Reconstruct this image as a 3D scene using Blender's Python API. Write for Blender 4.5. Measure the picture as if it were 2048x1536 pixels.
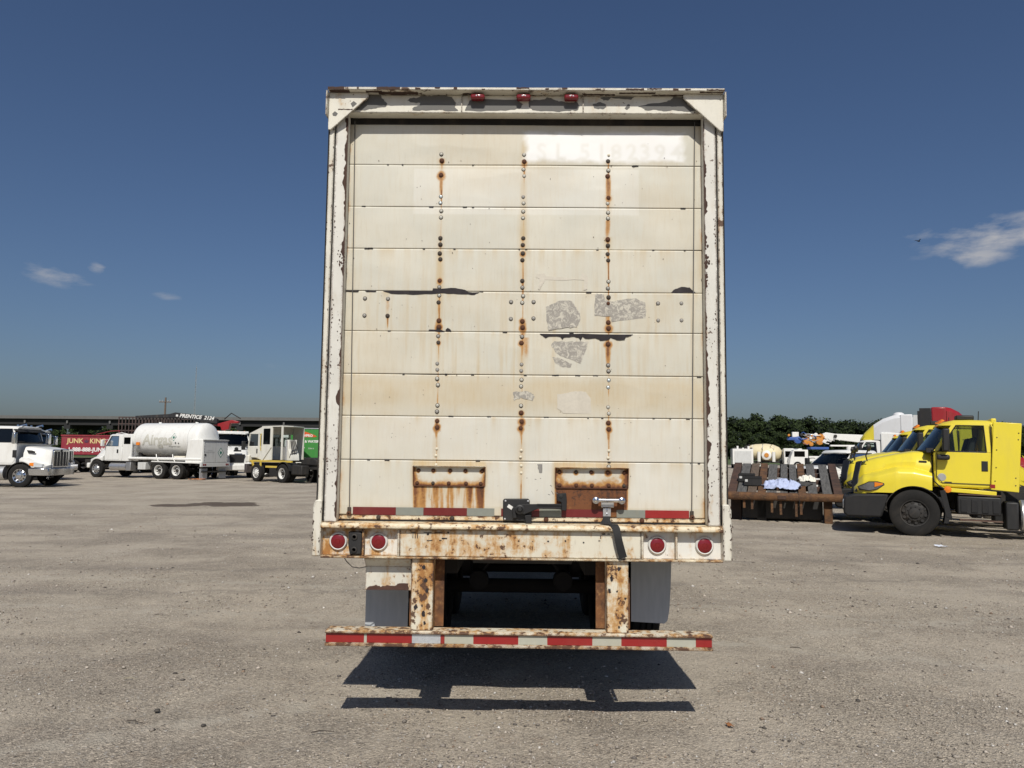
import bpy, bmesh, math, random
import numpy as np
from mathutils import Vector, Matrix
R = math.radians
random.seed(7)
RNG = np.random.default_rng(11)
scene = bpy.context.scene
for o in list(bpy.data.objects):
    bpy.data.objects.remove(o)
COL = scene.collection

# ------------------------------------------------------------------ camera
cd = bpy.data.cameras.new('camera')
cam = bpy.data.objects.new('camera', cd)
COL.objects.link(cam)
cd.sensor_width = 36.0
cd.lens = 1540.0 / 2048.0 * 36.0
cd.clip_start = 0.05
cd.clip_end = 4000
cam.matrix_world = (Matrix.Translation((0, 0, 1.75)) @ Matrix.Rotation(R(0.8), 4, 'Z')
                    @ Matrix.Rotation(R(95.08), 4, 'X') @ Matrix.Rotation(R(0.62), 4, 'Z'))
scene.camera = cam

# ------------------------------------------------------------------ light
SUN_EL = 47.0
w = bpy.data.worlds.new('World')
scene.world = w
w.use_nodes = True
nt = w.node_tree
nt.nodes.clear()
N = nt.nodes.new
L = nt.links.new
out = N('ShaderNodeOutputWorld')
bg = N('ShaderNodeBackground')
bg.inputs['Strength'].default_value = 0.055
sky = N('ShaderNodeTexSky')
sky.sky_type = 'NISHITA'
sky.sun_disc = False
sky.sun_elevation = R(SUN_EL)
sky.sun_rotation = R(180.0)
sky.air_density = 1.0
sky.dust_density = 1.85
sky.ozone_density = 2.4
# small fair-weather clouds, drawn on the sky by direction
tc = N('ShaderNodeTexCoord')
nz = N('ShaderNodeTexNoise')
nz.inputs['Scale'].default_value = 21.0
nz.inputs['Detail'].default_value = 7.0
nz.inputs['Roughness'].default_value = 0.58
mp = N('ShaderNodeMapping')
mp.inputs['Scale'].default_value = (1, 1, 3.0)
L(tc.outputs['Generated'], mp.inputs['Vector'])
L(mp.outputs['Vector'], nz.inputs['Vector'])
def math_node(op, a, b=None, c=None, clamp=False):
    n = N('ShaderNodeMath'); n.operation = op; n.use_clamp = clamp
    for i, x in enumerate((a, b, c)):
        if x is None: continue
        if isinstance(x, (int, float)): n.inputs[i].default_value = x
        else: L(x, n.inputs[i])
    return n.outputs[0]
# (direction, half width, half height, strength)
CLOUDS = [((-0.5176, 0.8343, 0.1897), .034, .0105, .78, -.10), ((-0.4834, 0.8522, 0.2025), .010, .007, .8, 0),
          ((-0.4183, 0.8906, 0.1784), .015, .0045, .55, -.10), ((0.515, 0.822, 0.2400), .072, .020, .95, .10),
          ((0.500, 0.838, 0.2200), .032, .011, .9, 0), ((0.4475, 0.8579, 0.2500), .018, .010, .55, .05),
          ((-0.2934, 0.9504, 0.1037), .024, .004, .22, 0), ((0.56, 0.80, 0.262), .022, .007, .6, .1),
          ((0.62, 0.74, 0.23), .05, .02, 1.0, .05), ((-0.70, 0.68, 0.20), .05, .015, .9, 0),
          ((0.8, -0.55, 0.22), .06, .02, 1.0, 0), ((-0.6, -0.76, 0.25), .07, .02, 1.0, 0)]
total = None
sx = N('ShaderNodeVectorMath'); sx.operation = 'NORMALIZE'
L(tc.outputs['Generated'], sx.inputs[0])
for d, hw, hh, st, tilt in CLOUDS:
    d = Vector(d).normalized()
    right = Vector((d.y, -d.x, 0)).normalized()
    up = right.cross(d)
    up, right = (up + right * tilt * 0), right
    r2 = right * math.cos(tilt) + up * math.sin(tilt)
    u2 = up * math.cos(tilt) - right * math.sin(tilt)
    sub = N('ShaderNodeVectorMath'); sub.operation = 'SUBTRACT'
    L(sx.outputs[0], sub.inputs[0]); sub.inputs[1].default_value = d
    def dot(v):
        n = N('ShaderNodeVectorMath'); n.operation = 'DOT_PRODUCT'
        L(sub.outputs[0], n.inputs[0]); n.inputs[1].default_value = v
        return n.outputs['Value']
    a = math_node('DIVIDE', dot(r2), hw); b = math_node('DIVIDE', dot(u2), hh); c = math_node('DIVIDE', dot(d), .1)
    rr = math_node('ADD', math_node('ADD', math_node('MULTIPLY', a, a), math_node('MULTIPLY', b, b)), math_node('MULTIPLY', c, c))
    fall = math_node('MULTIPLY', math_node('SUBTRACT', 1.0, math_node('MULTIPLY', rr, .5), clamp=True), st)
    total = fall if total is None else math_node('MAXIMUM', total, fall)
shape = math_node('MULTIPLY', math_node('SUBTRACT', math_node('ADD', nz.outputs['Fac'], math_node('MULTIPLY', total, .42)), .66, clamp=True), 3.4, clamp=True)
shape = math_node('MULTIPLY', shape, math_node('MULTIPLY', total, 1.0, clamp=True))
mixc = N('ShaderNodeMixRGB')
L(shape, mixc.inputs[0])
hsv = N('ShaderNodeHueSaturation')
SKY_SAT, SKY_VAL = 1.03, 1.0
hsv.inputs['Saturation'].default_value = SKY_SAT
hsv.inputs['Value'].default_value = SKY_VAL
tint = N('ShaderNodeMixRGB'); tint.blend_type = 'MULTIPLY'; tint.inputs[0].default_value = 1.0
tint.inputs[2].default_value = (.885, .965, 1.13, 1)      # white balance
L(sky.outputs[0], tint.inputs[1]); L(tint.outputs[0], hsv.inputs['Color'])
L(hsv.outputs[0], mixc.inputs[1])
CLOUD_COL = (7.6, 7.7, 8.2, 1)
mixc.inputs[2].default_value = CLOUD_COL
L(mixc.outputs[0], bg.inputs['Color'])
L(bg.outputs[0], out.inputs['Surface'])

sd = bpy.data.lights.new('sun', 'SUN')
sun = bpy.data.objects.new('sun', sd)
COL.objects.link(sun)
sd.energy = 4.2
sd.angle = R(0.53)
sd.color = (1.0, 0.95, 0.86)
sun.rotation_euler = (R(90 - SUN_EL), 0, R(0.4))
sun.location = (0, -20, 30)

scene.view_settings.view_transform = 'Standard'
scene.view_settings.look = 'None'
scene.view_settings.exposure = 0.0
scene.view_settings.gamma = 1.0
scene.view_settings.use_curve_mapping = False
scene.render.engine = 'CYCLES'
scene.cycles.use_denoising = True
scene.render.filter_size = 1.15
scene.cycles.max_bounces = 6
scene.cycles.transparent_max_bounces = 12
scene.cycles.caustics_reflective = False
scene.cycles.caustics_refractive = False

# ------------------------------------------------------------------ helpers
def tag(o, label=None, cat=None, group=None, kind=None):
    if label: o['label'] = label
    if cat: o['category'] = cat
    if group: o['group'] = group
    if kind: o['kind'] = kind
    return o

def empty(name, loc=(0, 0, 0), rz=0.0, rot=None):
    o = bpy.data.objects.new(name, None)
    COL.objects.link(o)
    o.empty_display_size = .2
    o.location = loc
    o.rotation_euler = rot if rot else (0, 0, rz)
    return o

def put(name, me, parent=None, loc=None, rot=None):
    o = bpy.data.objects.new(name, me)
    COL.objects.link(o)
    if parent: o.parent = parent
    if loc is not None: o.location = loc
    if rot is not None: o.rotation_euler = rot
    return o

def children_of(o):
    return [c for c in bpy.data.objects if c.parent == o]

def copy_tree(o, parent=None):
    c = o.copy()
    COL.objects.link(c)
    c.parent = parent
    for ch in children_of(o):
        copy_tree(ch, c)
    return c

class MB:
    def __init__(s):
        s.v = []; s.f = []
    def add(s, vs, fs):
        b = len(s.v)
        s.v += [tuple(p) for p in vs]
        s.f += [tuple(i + b for i in f) for f in fs]
        return s
    def box(s, x0, x1, y0, y1, z0, z1):
        return s.add([(x0, y0, z0), (x1, y0, z0), (x1, y1, z0), (x0, y1, z0), (x0, y0, z1), (x1, y0, z1), (x1, y1, z1), (x0, y1, z1)],
                     [(0, 3, 2, 1), (4, 5, 6, 7), (0, 1, 5, 4), (1, 2, 6, 5), (2, 3, 7, 6), (3, 0, 4, 7)])
    def prism(s, pts, axis, a, b):
        n = len(pts)
        m = {'y': lambda p, t: (p[0], t, p[1]), 'x': lambda p, t: (t, p[0], p[1]), 'z': lambda p, t: (p[0], p[1], t)}[axis]
        return s.add([m(p, a) for p in pts] + [m(p, b) for p in pts],
                     [tuple(range(n)), tuple(range(2 * n - 1, n - 1, -1))] + [(i, (i + 1) % n, n + (i + 1) % n, n + i) for i in range(n)])
    def loft(s, secs, caps=True, closed=True):
        n = len(secs[0]); vs = [p for sec in secs for p in sec]; fs = []
        for k in range(len(secs) - 1):
            for i in range(n if closed else n - 1):
                j = (i + 1) % n
                fs.append((k * n + i, k * n + j, (k + 1) * n + j, (k + 1) * n + i))
        if caps:
            fs += [tuple(range(n - 1, -1, -1)), tuple(range((len(secs) - 1) * n, len(secs) * n))]
        return s.add(vs, fs)
    def cyl(s, p0, p1, r0, r1=None, n=14, caps=True):
        r1 = r0 if r1 is None else r1
        p0 = Vector(p0); p1 = Vector(p1); d = (p1 - p0).normalized()
        u = d.orthogonal().normalized(); v = d.cross(u)
        ring = lambda p, r: [tuple(p + (u * math.cos(2 * math.pi * i / n) + v * math.sin(2 * math.pi * i / n)) * r) for i in range(n)]
        return s.loft([ring(p0, r0), ring(p1, r1)], caps)
    def tube(s, pts, r, n=8):
        pts = [Vector(p) for p in pts]; secs = []; u = None
        for i, p in enumerate(pts):
            d = (pts[min(i + 1, len(pts) - 1)] - pts[max(i - 1, 0)]).normalized()
            u = d.orthogonal().normalized() if u is None else (u - d * u.dot(d)).normalized()
            v = d.cross(u)
            rr = r[i] if isinstance(r, (list, tuple)) else r
            secs.append([tuple(p + (u * math.cos(2 * math.pi * k / n) + v * math.sin(2 * math.pi * k / n)) * rr) for k in range(n)])
        return s.loft(secs)
    def lathe(s, prof, c, axis='y', n=28, closed=False):
        # prof: list of (radius, height along axis)
        secs = []
        for r, h in prof:
            ring = []
            for i in range(n):
                a = 2 * math.pi * i / n; x, y = r * math.cos(a), r * math.sin(a)
                ring.append({'y': (c[0] + x, c[1] + h, c[2] + y), 'x': (c[0] + h, c[1] + x, c[2] + y), 'z': (c[0] + x, c[1] + y, c[2] + h)}[axis])
            secs.append(ring)
        s.loft(secs, caps=False)
        if not closed:                      # close only the narrow ends
            big = max(r for r, h in prof); b0 = len(s.v) - n * len(prof)
            if prof[0][0] < big * .3: s.f.append(tuple(range(b0 + n - 1, b0 - 1, -1)))
            if prof[-1][0] < big * .3: s.f.append(tuple(range(b0 + n * (len(prof) - 1), b0 + n * len(prof))))
        return s
    def poly(s, pts, y0, y1):          # flat outline in x,z with thickness in y
        return s.prism(pts, 'y', y0, y1)
    def mesh(s, name, mat, smooth=None):
        me = bpy.data.meshes.new(name)
        me.from_pydata(s.v, [], s.f)
        bm = bmesh.new(); bm.from_mesh(me)
        bmesh.ops.recalc_face_normals(bm, faces=bm.faces)
        bm.to_mesh(me); bm.free()
        if mat: me.materials.append(mat)
        if smooth is not None:
            me.shade_smooth()
            me.set_sharp_from_angle(angle=R(smooth))
        return me
    def build(s, name, mat, parent=None, smooth=None, bevel=None, seg=2, sub=0):
        me = s.mesh(name, mat, smooth if smooth is not None else (35 if bevel else None))
        o = put(name, me, parent)
        if bevel:
            m = o.modifiers.new('bevel', 'BEVEL'); m.width = bevel; m.segments = seg; m.limit_method = 'ANGLE'; m.angle_limit = R(28)
        if sub:
            m = o.modifiers.new('sub', 'SUBSURF'); m.levels = sub; m.render_levels = sub
        return o

def box(name, mat, parent, x0, x1, y0, y1, z0, z1, bevel=None):
    return MB().box(min(x0, x1), max(x0, x1), min(y0, y1), max(y0, y1), min(z0, z1), max(z0, z1)).build(name, mat, parent, bevel=bevel)

def text_mesh(body, size, mat, extrude=.001, shear=0.0, align='CENTER', spacing=1.0, bold=0.0):
    cu = bpy.data.curves.new('lettering', 'FONT')
    cu.body = body; cu.size = size; cu.extrude = extrude; cu.shear = shear
    cu.align_x = align; cu.align_y = 'CENTER'; cu.space_character = spacing
    cu.resolution_u = 3; cu.offset = bold
    o = bpy.data.objects.new('lettering', cu)
    COL.objects.link(o)
    dg = bpy.context.evaluated_depsgraph_get()
    me = bpy.data.meshes.new_from_object(o.evaluated_get(dg))
    bpy.data.objects.remove(o)
    me.materials.clear(); me.materials.append(mat)
    return me

# ------------------------------------------------------------------ materials
class NB:
    """small node-tree builder"""
    def __init__(s, name):
        s.m = bpy.data.materials.new(name); s.m.use_nodes = True
        s.t = s.m.node_tree; s.b = s.t.nodes['Principled BSDF']
        s.tc = s.t.nodes.new('ShaderNodeTexCoord')
    def n(s, kind, **kw):
        x = s.t.nodes.new(kind)
        for k, v in kw.items(): setattr(x, k, v)
        return x
    def set(s, node, key, val):
        if hasattr(val, 'is_linked') or hasattr(val, 'links'): s.t.links.new(val, node.inputs[key])
        else: node.inputs[key].default_value = val
    def coords(s, scale=(1, 1, 1), loc=(0, 0, 0), src='Object'):
        mp = s.n('ShaderNodeMapping'); mp.inputs['Scale'].default_value = scale; mp.inputs['Location'].default_value = loc
        s.t.links.new(s.tc.outputs[src], mp.inputs['Vector'])
        return mp.outputs[0]
    def noise(s, scale, detail=4, rough=.55, vec=None, dist=0.0):
        x = s.n('ShaderNodeTexNoise'); x.inputs['Scale'].default_value = scale; x.inputs['Detail'].default_value = detail
        x.inputs['Roughness'].default_value = rough; x.inputs['Distortion'].default_value = dist
        s.t.links.new(vec if vec is not None else s.tc.outputs['Object'], x.inputs['Vector'])
        return x.outputs['Fac']
    def voronoi(s, scale, vec=None, out='Distance', feature='F1', rnd=1.0):
        x = s.n('ShaderNodeTexVoronoi', feature=feature); x.inputs['Scale'].default_value = scale; x.inputs['Randomness'].default_value = rnd
        s.t.links.new(vec if vec is not None else s.tc.outputs['Object'], x.inputs['Vector'])
        return x.outputs[out]
    def ramp(s, fac, stops, interp='LINEAR'):
        x = s.n('ShaderNodeValToRGB'); x.color_ramp.interpolation = interp
        el = x.color_ramp.elements
        while len(el) < len(stops): el.new(.5)
        for e, (p, c) in zip(el, stops):
            e.position = p; e.color = c if len(c) == 4 else (*c, 1)
        s.t.links.new(fac, x.inputs[0])
        return x.outputs[0]
    def step(s, fac, a, b):
        x = s.n('ShaderNodeMapRange'); x.interpolation_type = 'SMOOTHSTEP'
        s.set(x, 0, fac); x.inputs[1].default_value = a; x.inputs[2].default_value = b
        return x.outputs[0]
    def mix(s, fac, a, b, mode='MIX'):
        x = s.n('ShaderNodeMixRGB', blend_type=mode)
        for i, v in enumerate((fac, a, b)):
            if isinstance(v, tuple) and len(v) == 3: v = (*v, 1)
            s.set(x, i, v)
        return x.outputs[0]
    def math(s, op, a, b=None, clamp=False):
        x = s.n('ShaderNodeMath', operation=op); x.use_clamp = clamp
        s.set(x, 0, a)
        if b is not None: s.set(x, 1, b)
        return x.outputs[0]
    def attr(s, name, out='Color'):
        x = s.n('ShaderNodeAttribute', attribute_name=name)
        return x.outputs[out]
    def sep(s, col):
        x = s.n('ShaderNodeSeparateColor'); s.t.links.new(col, x.inputs[0]); return x.outputs
    def xyz(s, vec):
        x = s.n('ShaderNodeSeparateXYZ'); s.t.links.new(vec, x.inputs[0]); return x.outputs
    def bump(s, h, strength=.3, dist=.01):
        x = s.n('ShaderNodeBump'); x.inputs['Strength'].default_value = strength; x.inputs['Distance'].default_value = dist
        s.t.links.new(h, x.inputs['Height']); s.t.links.new(x.outputs[0], s.b.inputs['Normal'])
    def col(s, v): s.set(s.b, 'Base Color', (*v, 1) if isinstance(v, tuple) and len(v) == 3 else v)
    def rough(s, v): s.set(s.b, 'Roughness', v)
    def metal(s, v): s.set(s.b, 'Metallic', v)

MATS = {}
def paint(name, col, rough=.35, var=.10, scale=3.0, dirt=.25, dirtcol=(.22, .18, .13), metal=0.0, coat=0.0, bump=0.0, spec=None):
    """painted / plastic / metal surface with mottling and grime"""
    if name in MATS: return MATS[name]
    b = NB(name)
    n1 = b.noise(scale, 5)
    base = b.mix(b.math('MULTIPLY', n1, 1.0), tuple(c * (1 - var) for c in col), tuple(min(1, c * (1 + var)) for c in col))
    if dirt:
        st = b.noise(2.2, 6, .65, b.coords((2.5, 2.5, .6)))
        base = b.mix(b.math('MULTIPLY', b.step(st, .45, .78), dirt), base, dirtcol)
        b.rough(b.math('ADD', b.math('MULTIPLY', st, .25), rough - .06))
    else:
        b.rough(rough)
    b.col(base); b.metal(metal)
    if coat: b.b.inputs['Coat Weight'].default_value = coat
    if spec is not None: b.b.inputs['Specular IOR Level'].default_value = spec
    if bump: b.bump(b.noise(60, 4), bump, .005)
    MATS[name] = b.m
    return b.m

def rusty(name, col=(.16, .065, .028), col2=(.055, .03, .02), col3=(.26, .14, .06), scale=5, rough=.85):
    b = NB(name)
    n1 = b.noise(scale, 8, .65); n2 = b.noise(scale * 5, 6, .7)
    c = b.mix(b.step(n1, .35, .65), col2, col)
    c = b.mix(b.math('MULTIPLY', b.step(n2, .5, .75), .7), c, col3)
    b.col(c); b.rough(rough); b.bump(n2, .5, .006)
    return b.m

def glass_mat(name, tint=(.35, .42, .42), dark=.35):
    b = NB(name)
    t = b.t
    tr = b.n('ShaderNodeBsdfTransparent'); tr.inputs[0].default_value = (*[c * dark for c in tint], 1)
    gl = b.n('ShaderNodeBsdfGlossy'); gl.inputs['Roughness'].default_value = .03; gl.inputs[0].default_value = (.62, .66, .70, 1)
    fr = b.n('ShaderNodeFresnel'); fr.inputs[0].default_value = 1.5
    mx = b.n('ShaderNodeMixShader')
    t.links.new(fr.outputs[0], mx.inputs[0]); t.links.new(tr.outputs[0], mx.inputs[1]); t.links.new(gl.outputs[0], mx.inputs[2])
    t.links.new(mx.outputs[0], t.nodes['Material Output'].inputs['Surface'])
    return b.m

WHITE = paint('white_paint', (.74, .74, .71), .3, .04, 2, .28, (.42, .37, .30), coat=.3)
CREAM = paint('cream_paint', (.72, .68, .56), .4, .06, 2, .3, (.35, .28, .2))
YELLOW = paint('yellow_paint', (.77, .635, .045), .26, .05, 1.5, .16, (.42, .34, .13), coat=.45)
BLACKP = paint('black_plastic', (.013, .013, .0135), .5, .3, 8, .25, (.045, .04, .036))
DARKP = paint('dark_grey_plastic', (.018, .018, .019), .6, .2, 8, .22, (.045, .041, .036), spec=.3)
FRAME = paint('chassis_black', (.018, .017, .016), .6, .3, 6, .5, (.07, .055, .042))
CHROME = paint('chrome', (.72, .73, .75), .14, .04, 6, .0, metal=1.0)
ALU = paint('aluminium', (.62, .62, .62), .34, .08, 6, .25, (.2, .18, .16), metal=.85)
GREYM = paint('grey_metal', (.36, .36, .35), .5, .1, 5, .3, (.14, .12, .1))
LGREY = paint('light_grey_panel', (.55, .56, .55), .4, .05, 4, .25, (.25, .22, .18))
AMBER = paint('amber_lens', (.75, .22, .02), .2, .1, 20, 0)
REDLENS = paint('red_lens', (.17, .007, .010), .15, .15, 30, 0, coat=.5)
LAMP = paint('clear_lens', (.65, .67, .68), .15, .2, 25, 0, metal=.3)
TYRE = paint('tyre_rubber', (.016, .0155, .015), .85, .25, 9, .45, (.055, .049, .042), spec=.25)
GLASS = glass_mat('glass', (.80, .90, .86), .75)
DGLASS = glass_mat('tinted_glass', (.3, .36, .36), .22)
SEATM = paint('seat_fabric', (.03, .03, .032), .9, .2, 12, 0)
RUST = rusty('rust')
WOODG = None
# ------------------------------------------------------------------ numpy value noise
def vnoise(x, y, seed=0, octaves=4, rough=.5):
    rs = np.random.default_rng(seed); P = rs.random((256, 256)); tot = np.zeros_like(x); amp = 1.0; norm = 0.0
    for o in range(octaves):
        xi = np.floor(x).astype(int); yi = np.floor(y).astype(int); fx = x - xi; fy = y - yi
        fx = fx * fx * (3 - 2 * fx); fy = fy * fy * (3 - 2 * fy)
        g = lambda a, b: P[a & 255, b & 255]
        v = (g(xi, yi) * (1 - fx) + g(xi + 1, yi) * fx) * (1 - fy) + (g(xi, yi + 1) * (1 - fx) + g(xi + 1, yi + 1) * fx) * fy
        tot += v * amp; norm += amp; amp *= rough; x = x * 2 + 17.3; y = y * 2 + 9.1
    return tot / norm

def grid_mesh(name, X, Y, Z, mat, attrs=None, smooth=True):
    ny, nx = X.shape
    me = bpy.data.meshes.new(name)
    nv = nx * ny
    me.vertices.add(nv)
    me.vertices.foreach_set('co', np.stack([X, Y, Z], -1).reshape(-1).astype(np.float32))
    i = (np.arange(ny - 1)[:, None] * nx + np.arange(nx - 1)[None, :]).reshape(-1)
    q = np.stack([i, i + 1, i + nx + 1, i + nx], -1).reshape(-1)
    nf = len(i)
    me.loops.add(nf * 4); me.loops.foreach_set('vertex_index', q.astype(np.int32))
    me.polygons.add(nf)
    me.polygons.foreach_set('loop_start', (np.arange(nf) * 4).astype(np.int32))
    me.polygons.foreach_set('loop_total', np.full(nf, 4, np.int32))
    me.update(calc_edges=True)
    for k, a in (attrs or {}).items():
        at = me.attributes.new(k, 'FLOAT_COLOR', 'POINT')
        at.data.foreach_set('color', a.reshape(-1).astype(np.float32))
    if smooth: me.shade_smooth()
    me.materials.append(mat)
    return me

# ------------------------------------------------------------------ ground
def axis(lo, flo, fhi, hi, st):
    mid = list(np.arange(flo, fhi + 1e-6, st))
    up = []; d = st; x = fhi
    while x < hi: d *= 1.22; x += d; up.append(min(x, hi))
    dn = []; d = st; x = flo
    while x > lo: d *= 1.22; x -= d; dn.append(max(x, lo))
    return np.array(dn[::-1] + mid + up)
gx = axis(-1200, -11, 13, 1200, .09)
gy = axis(-80, 3.2, 22, 2600, .09)
GX, GY = np.meshgrid(gx, gy)
def ground_h(x, y):
    f = np.clip(1 - (np.hypot(x, y - 8) - 9) / 16, 0, 1)
    h = (vnoise(x * .5, y * .5, 3, 3) - .5) * .05 + (vnoise(x * 3.1, y * 3.1, 4, 4, .6) - .5) * .035
    # shallow tyre ruts running across the yard on the right and down the left
    h += -.012 * np.exp(-((y - 10.2 - .25 * x * .1 - .3 * np.sin(x * .4)) / .22) ** 2) * (x > 1.5)
    h += -.010 * np.exp(-((x + 3.4 + .12 * y + .2 * np.sin(y * .5)) / .2) ** 2)
    return h * f
def ground_mat():
    b = NB('gravel_yard')
    P = b.tc.outputs['Object']
    n0 = b.noise(.11, 5, .6); n1 = b.noise(.55, 6, .62); n2 = b.noise(3.2, 6, .65); n3 = b.noise(26, 5, .7)
    trk = b.noise(.9, 7, .68, b.coords((.30, .95, 1)), .4)               # drag marks across the yard
    trk2 = b.noise(.7, 5, .6, b.coords((.9, .25, 1), (4, 2, 0)))
    stone = b.voronoi(95, out='Color'); sd1 = b.voronoi(95); st2 = b.voronoi(38, out='Color'); sd2 = b.voronoi(38)
    base = b.mix(b.step(n1, .38, .62), (.435, .383, .312), (.295, .262, .220))
    base = b.mix(b.math('MULTIPLY', b.step(n0, .45, .60), .6), base, (.43, .383, .312))
    base = b.mix(b.math('MULTIPLY', b.step(trk, .50, .66), .5), base, (.27, .238, .205))
    base = b.mix(b.math('MULTIPLY', b.step(trk2, .53, .66), .5), base, (.465, .418, .35))
    base = b.mix(b.math('MULTIPLY', b.step(n2, .54, .74), .5), base, (.27, .215, .165))
    g = b.sep(stone)[0]; g2 = b.sep(st2)[1]
    base = b.mix(b.math('ADD', .30, b.math('MULTIPLY', b.step(n1, .40, .62), .42)), base, b.mix(b.ramp(g, [(0, (.16,) * 3), (.40, (.46,) * 3), (.8, (.62,) * 3), (.97, (1,) * 3)]), (.0, .0, .0), (1.0, .97, .92)), 'OVERLAY')
    big = b.math('MULTIPLY', b.step(g2, .80, .86), b.step(sd2, .42, .25))
    base = b.mix(b.math('MULTIPLY', big, .75), base, b.ramp(b.sep(st2)[2], [(0, (.08, .07, .065)), (.5, (.22, .20, .18)), (1, (.5, .48, .45))]))
    base = b.mix(b.math('MULTIPLY', b.step(n3, .54, .70), b.math('ADD', .22, b.math('MULTIPLY', b.step(n1, .40, .62), .4))), base, (.16, .138, .115))
    base = b.mix(b.math('MULTIPLY', b.step(n3, .46, .30), .35), base, (.47, .435, .38))
    x, y, z = b.xyz(P)
    # tyre tracks: pairs of compacted bands curving through the yard
    tread = b.noise(5.0, 4, .6, b.coords((1.0, 1.0, 1)))
    for a0, bx, amp, k, ph, wdt, dark in ((10.3, .10, .35, .35, 0, .16, 1), (12.2, .10, .35, .35, 0, .16, 1), (7.4, -.22, .5, .3, 1.7, .13, 0), (9.2, -.22, .5, .3, 1.7, .13, 0), (15.5, .03, .8, .18, 2.2, .22, 1), (18.0, .03, .8, .18, 2.2, .22, 0), (6.1, .45, .4, .4, .6, .12, 0), (21.0, -.05, 1.2, .12, .4, .3, 1)):
        c0 = b.math('ADD', b.math('MULTIPLY', b.math('SINE', b.math('ADD', b.math('MULTIPLY', x, k), ph)), amp), b.math('ADD', b.math('MULTIPLY', x, bx), a0))
        dd = b.math('ABSOLUTE', b.math('SUBTRACT', y, c0))
        mk = b.math('MULTIPLY', b.step(dd, wdt * 1.6, wdt * .5), b.step(tread, .38, .62))
        base = b.mix(b.math('MULTIPLY', mk, .48), base, (.20, .178, .152) if dark else (.46, .42, .35))
    # wet oily stain left of the trailer
    wob = b.math('MULTIPLY', b.math('SUBTRACT', b.noise(1.3, 6, .65), .5), 4.2)
    e1 = b.math('ADD', b.math('POWER', b.math('DIVIDE', b.math('ADD', x, 9.55), 1.25), 2.0), b.math('POWER', b.math('DIVIDE', b.math('SUBTRACT', y, 24.75), 1.0), 2.0))
    e2 = b.math('ADD', b.math('POWER', b.math('DIVIDE', b.math('ADD', x, 10.75), .75), 2.0), b.math('POWER', b.math('DIVIDE', b.math('SUBTRACT', y, 24.1), .60), 2.0))
    e = b.math('ADD', b.math('MINIMUM', e1, e2), wob)
    wet = b.step(e, 1.15, .8)
    base = b.mix(b.math('MULTIPLY', wet, .85), base, (.075, .052, .036))
    b.col(base)
    b.rough(b.math('SUBTRACT', .93, b.math('MULTIPLY', wet, .25)))
    b.b.inputs['Specular IOR Level'].default_value = .25
    h = b.math('ADD', b.math('MULTIPLY', sd1, .5), b.math('MULTIPLY', n3, 1.1))
    h = b.math('SUBTRACT', h, b.math('MULTIPLY', sd2, .35))
    h = b.math('ADD', h, b.math('MULTIPLY', n2, 1.5))
    b.bump(h, 1.0, .016)
    return b.m
GROUND = ground_mat()
go = put('ground', grid_mesh('ground', GX, GY, ground_h(GX, GY), GROUND))
tag(go, kind='structure')

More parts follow.
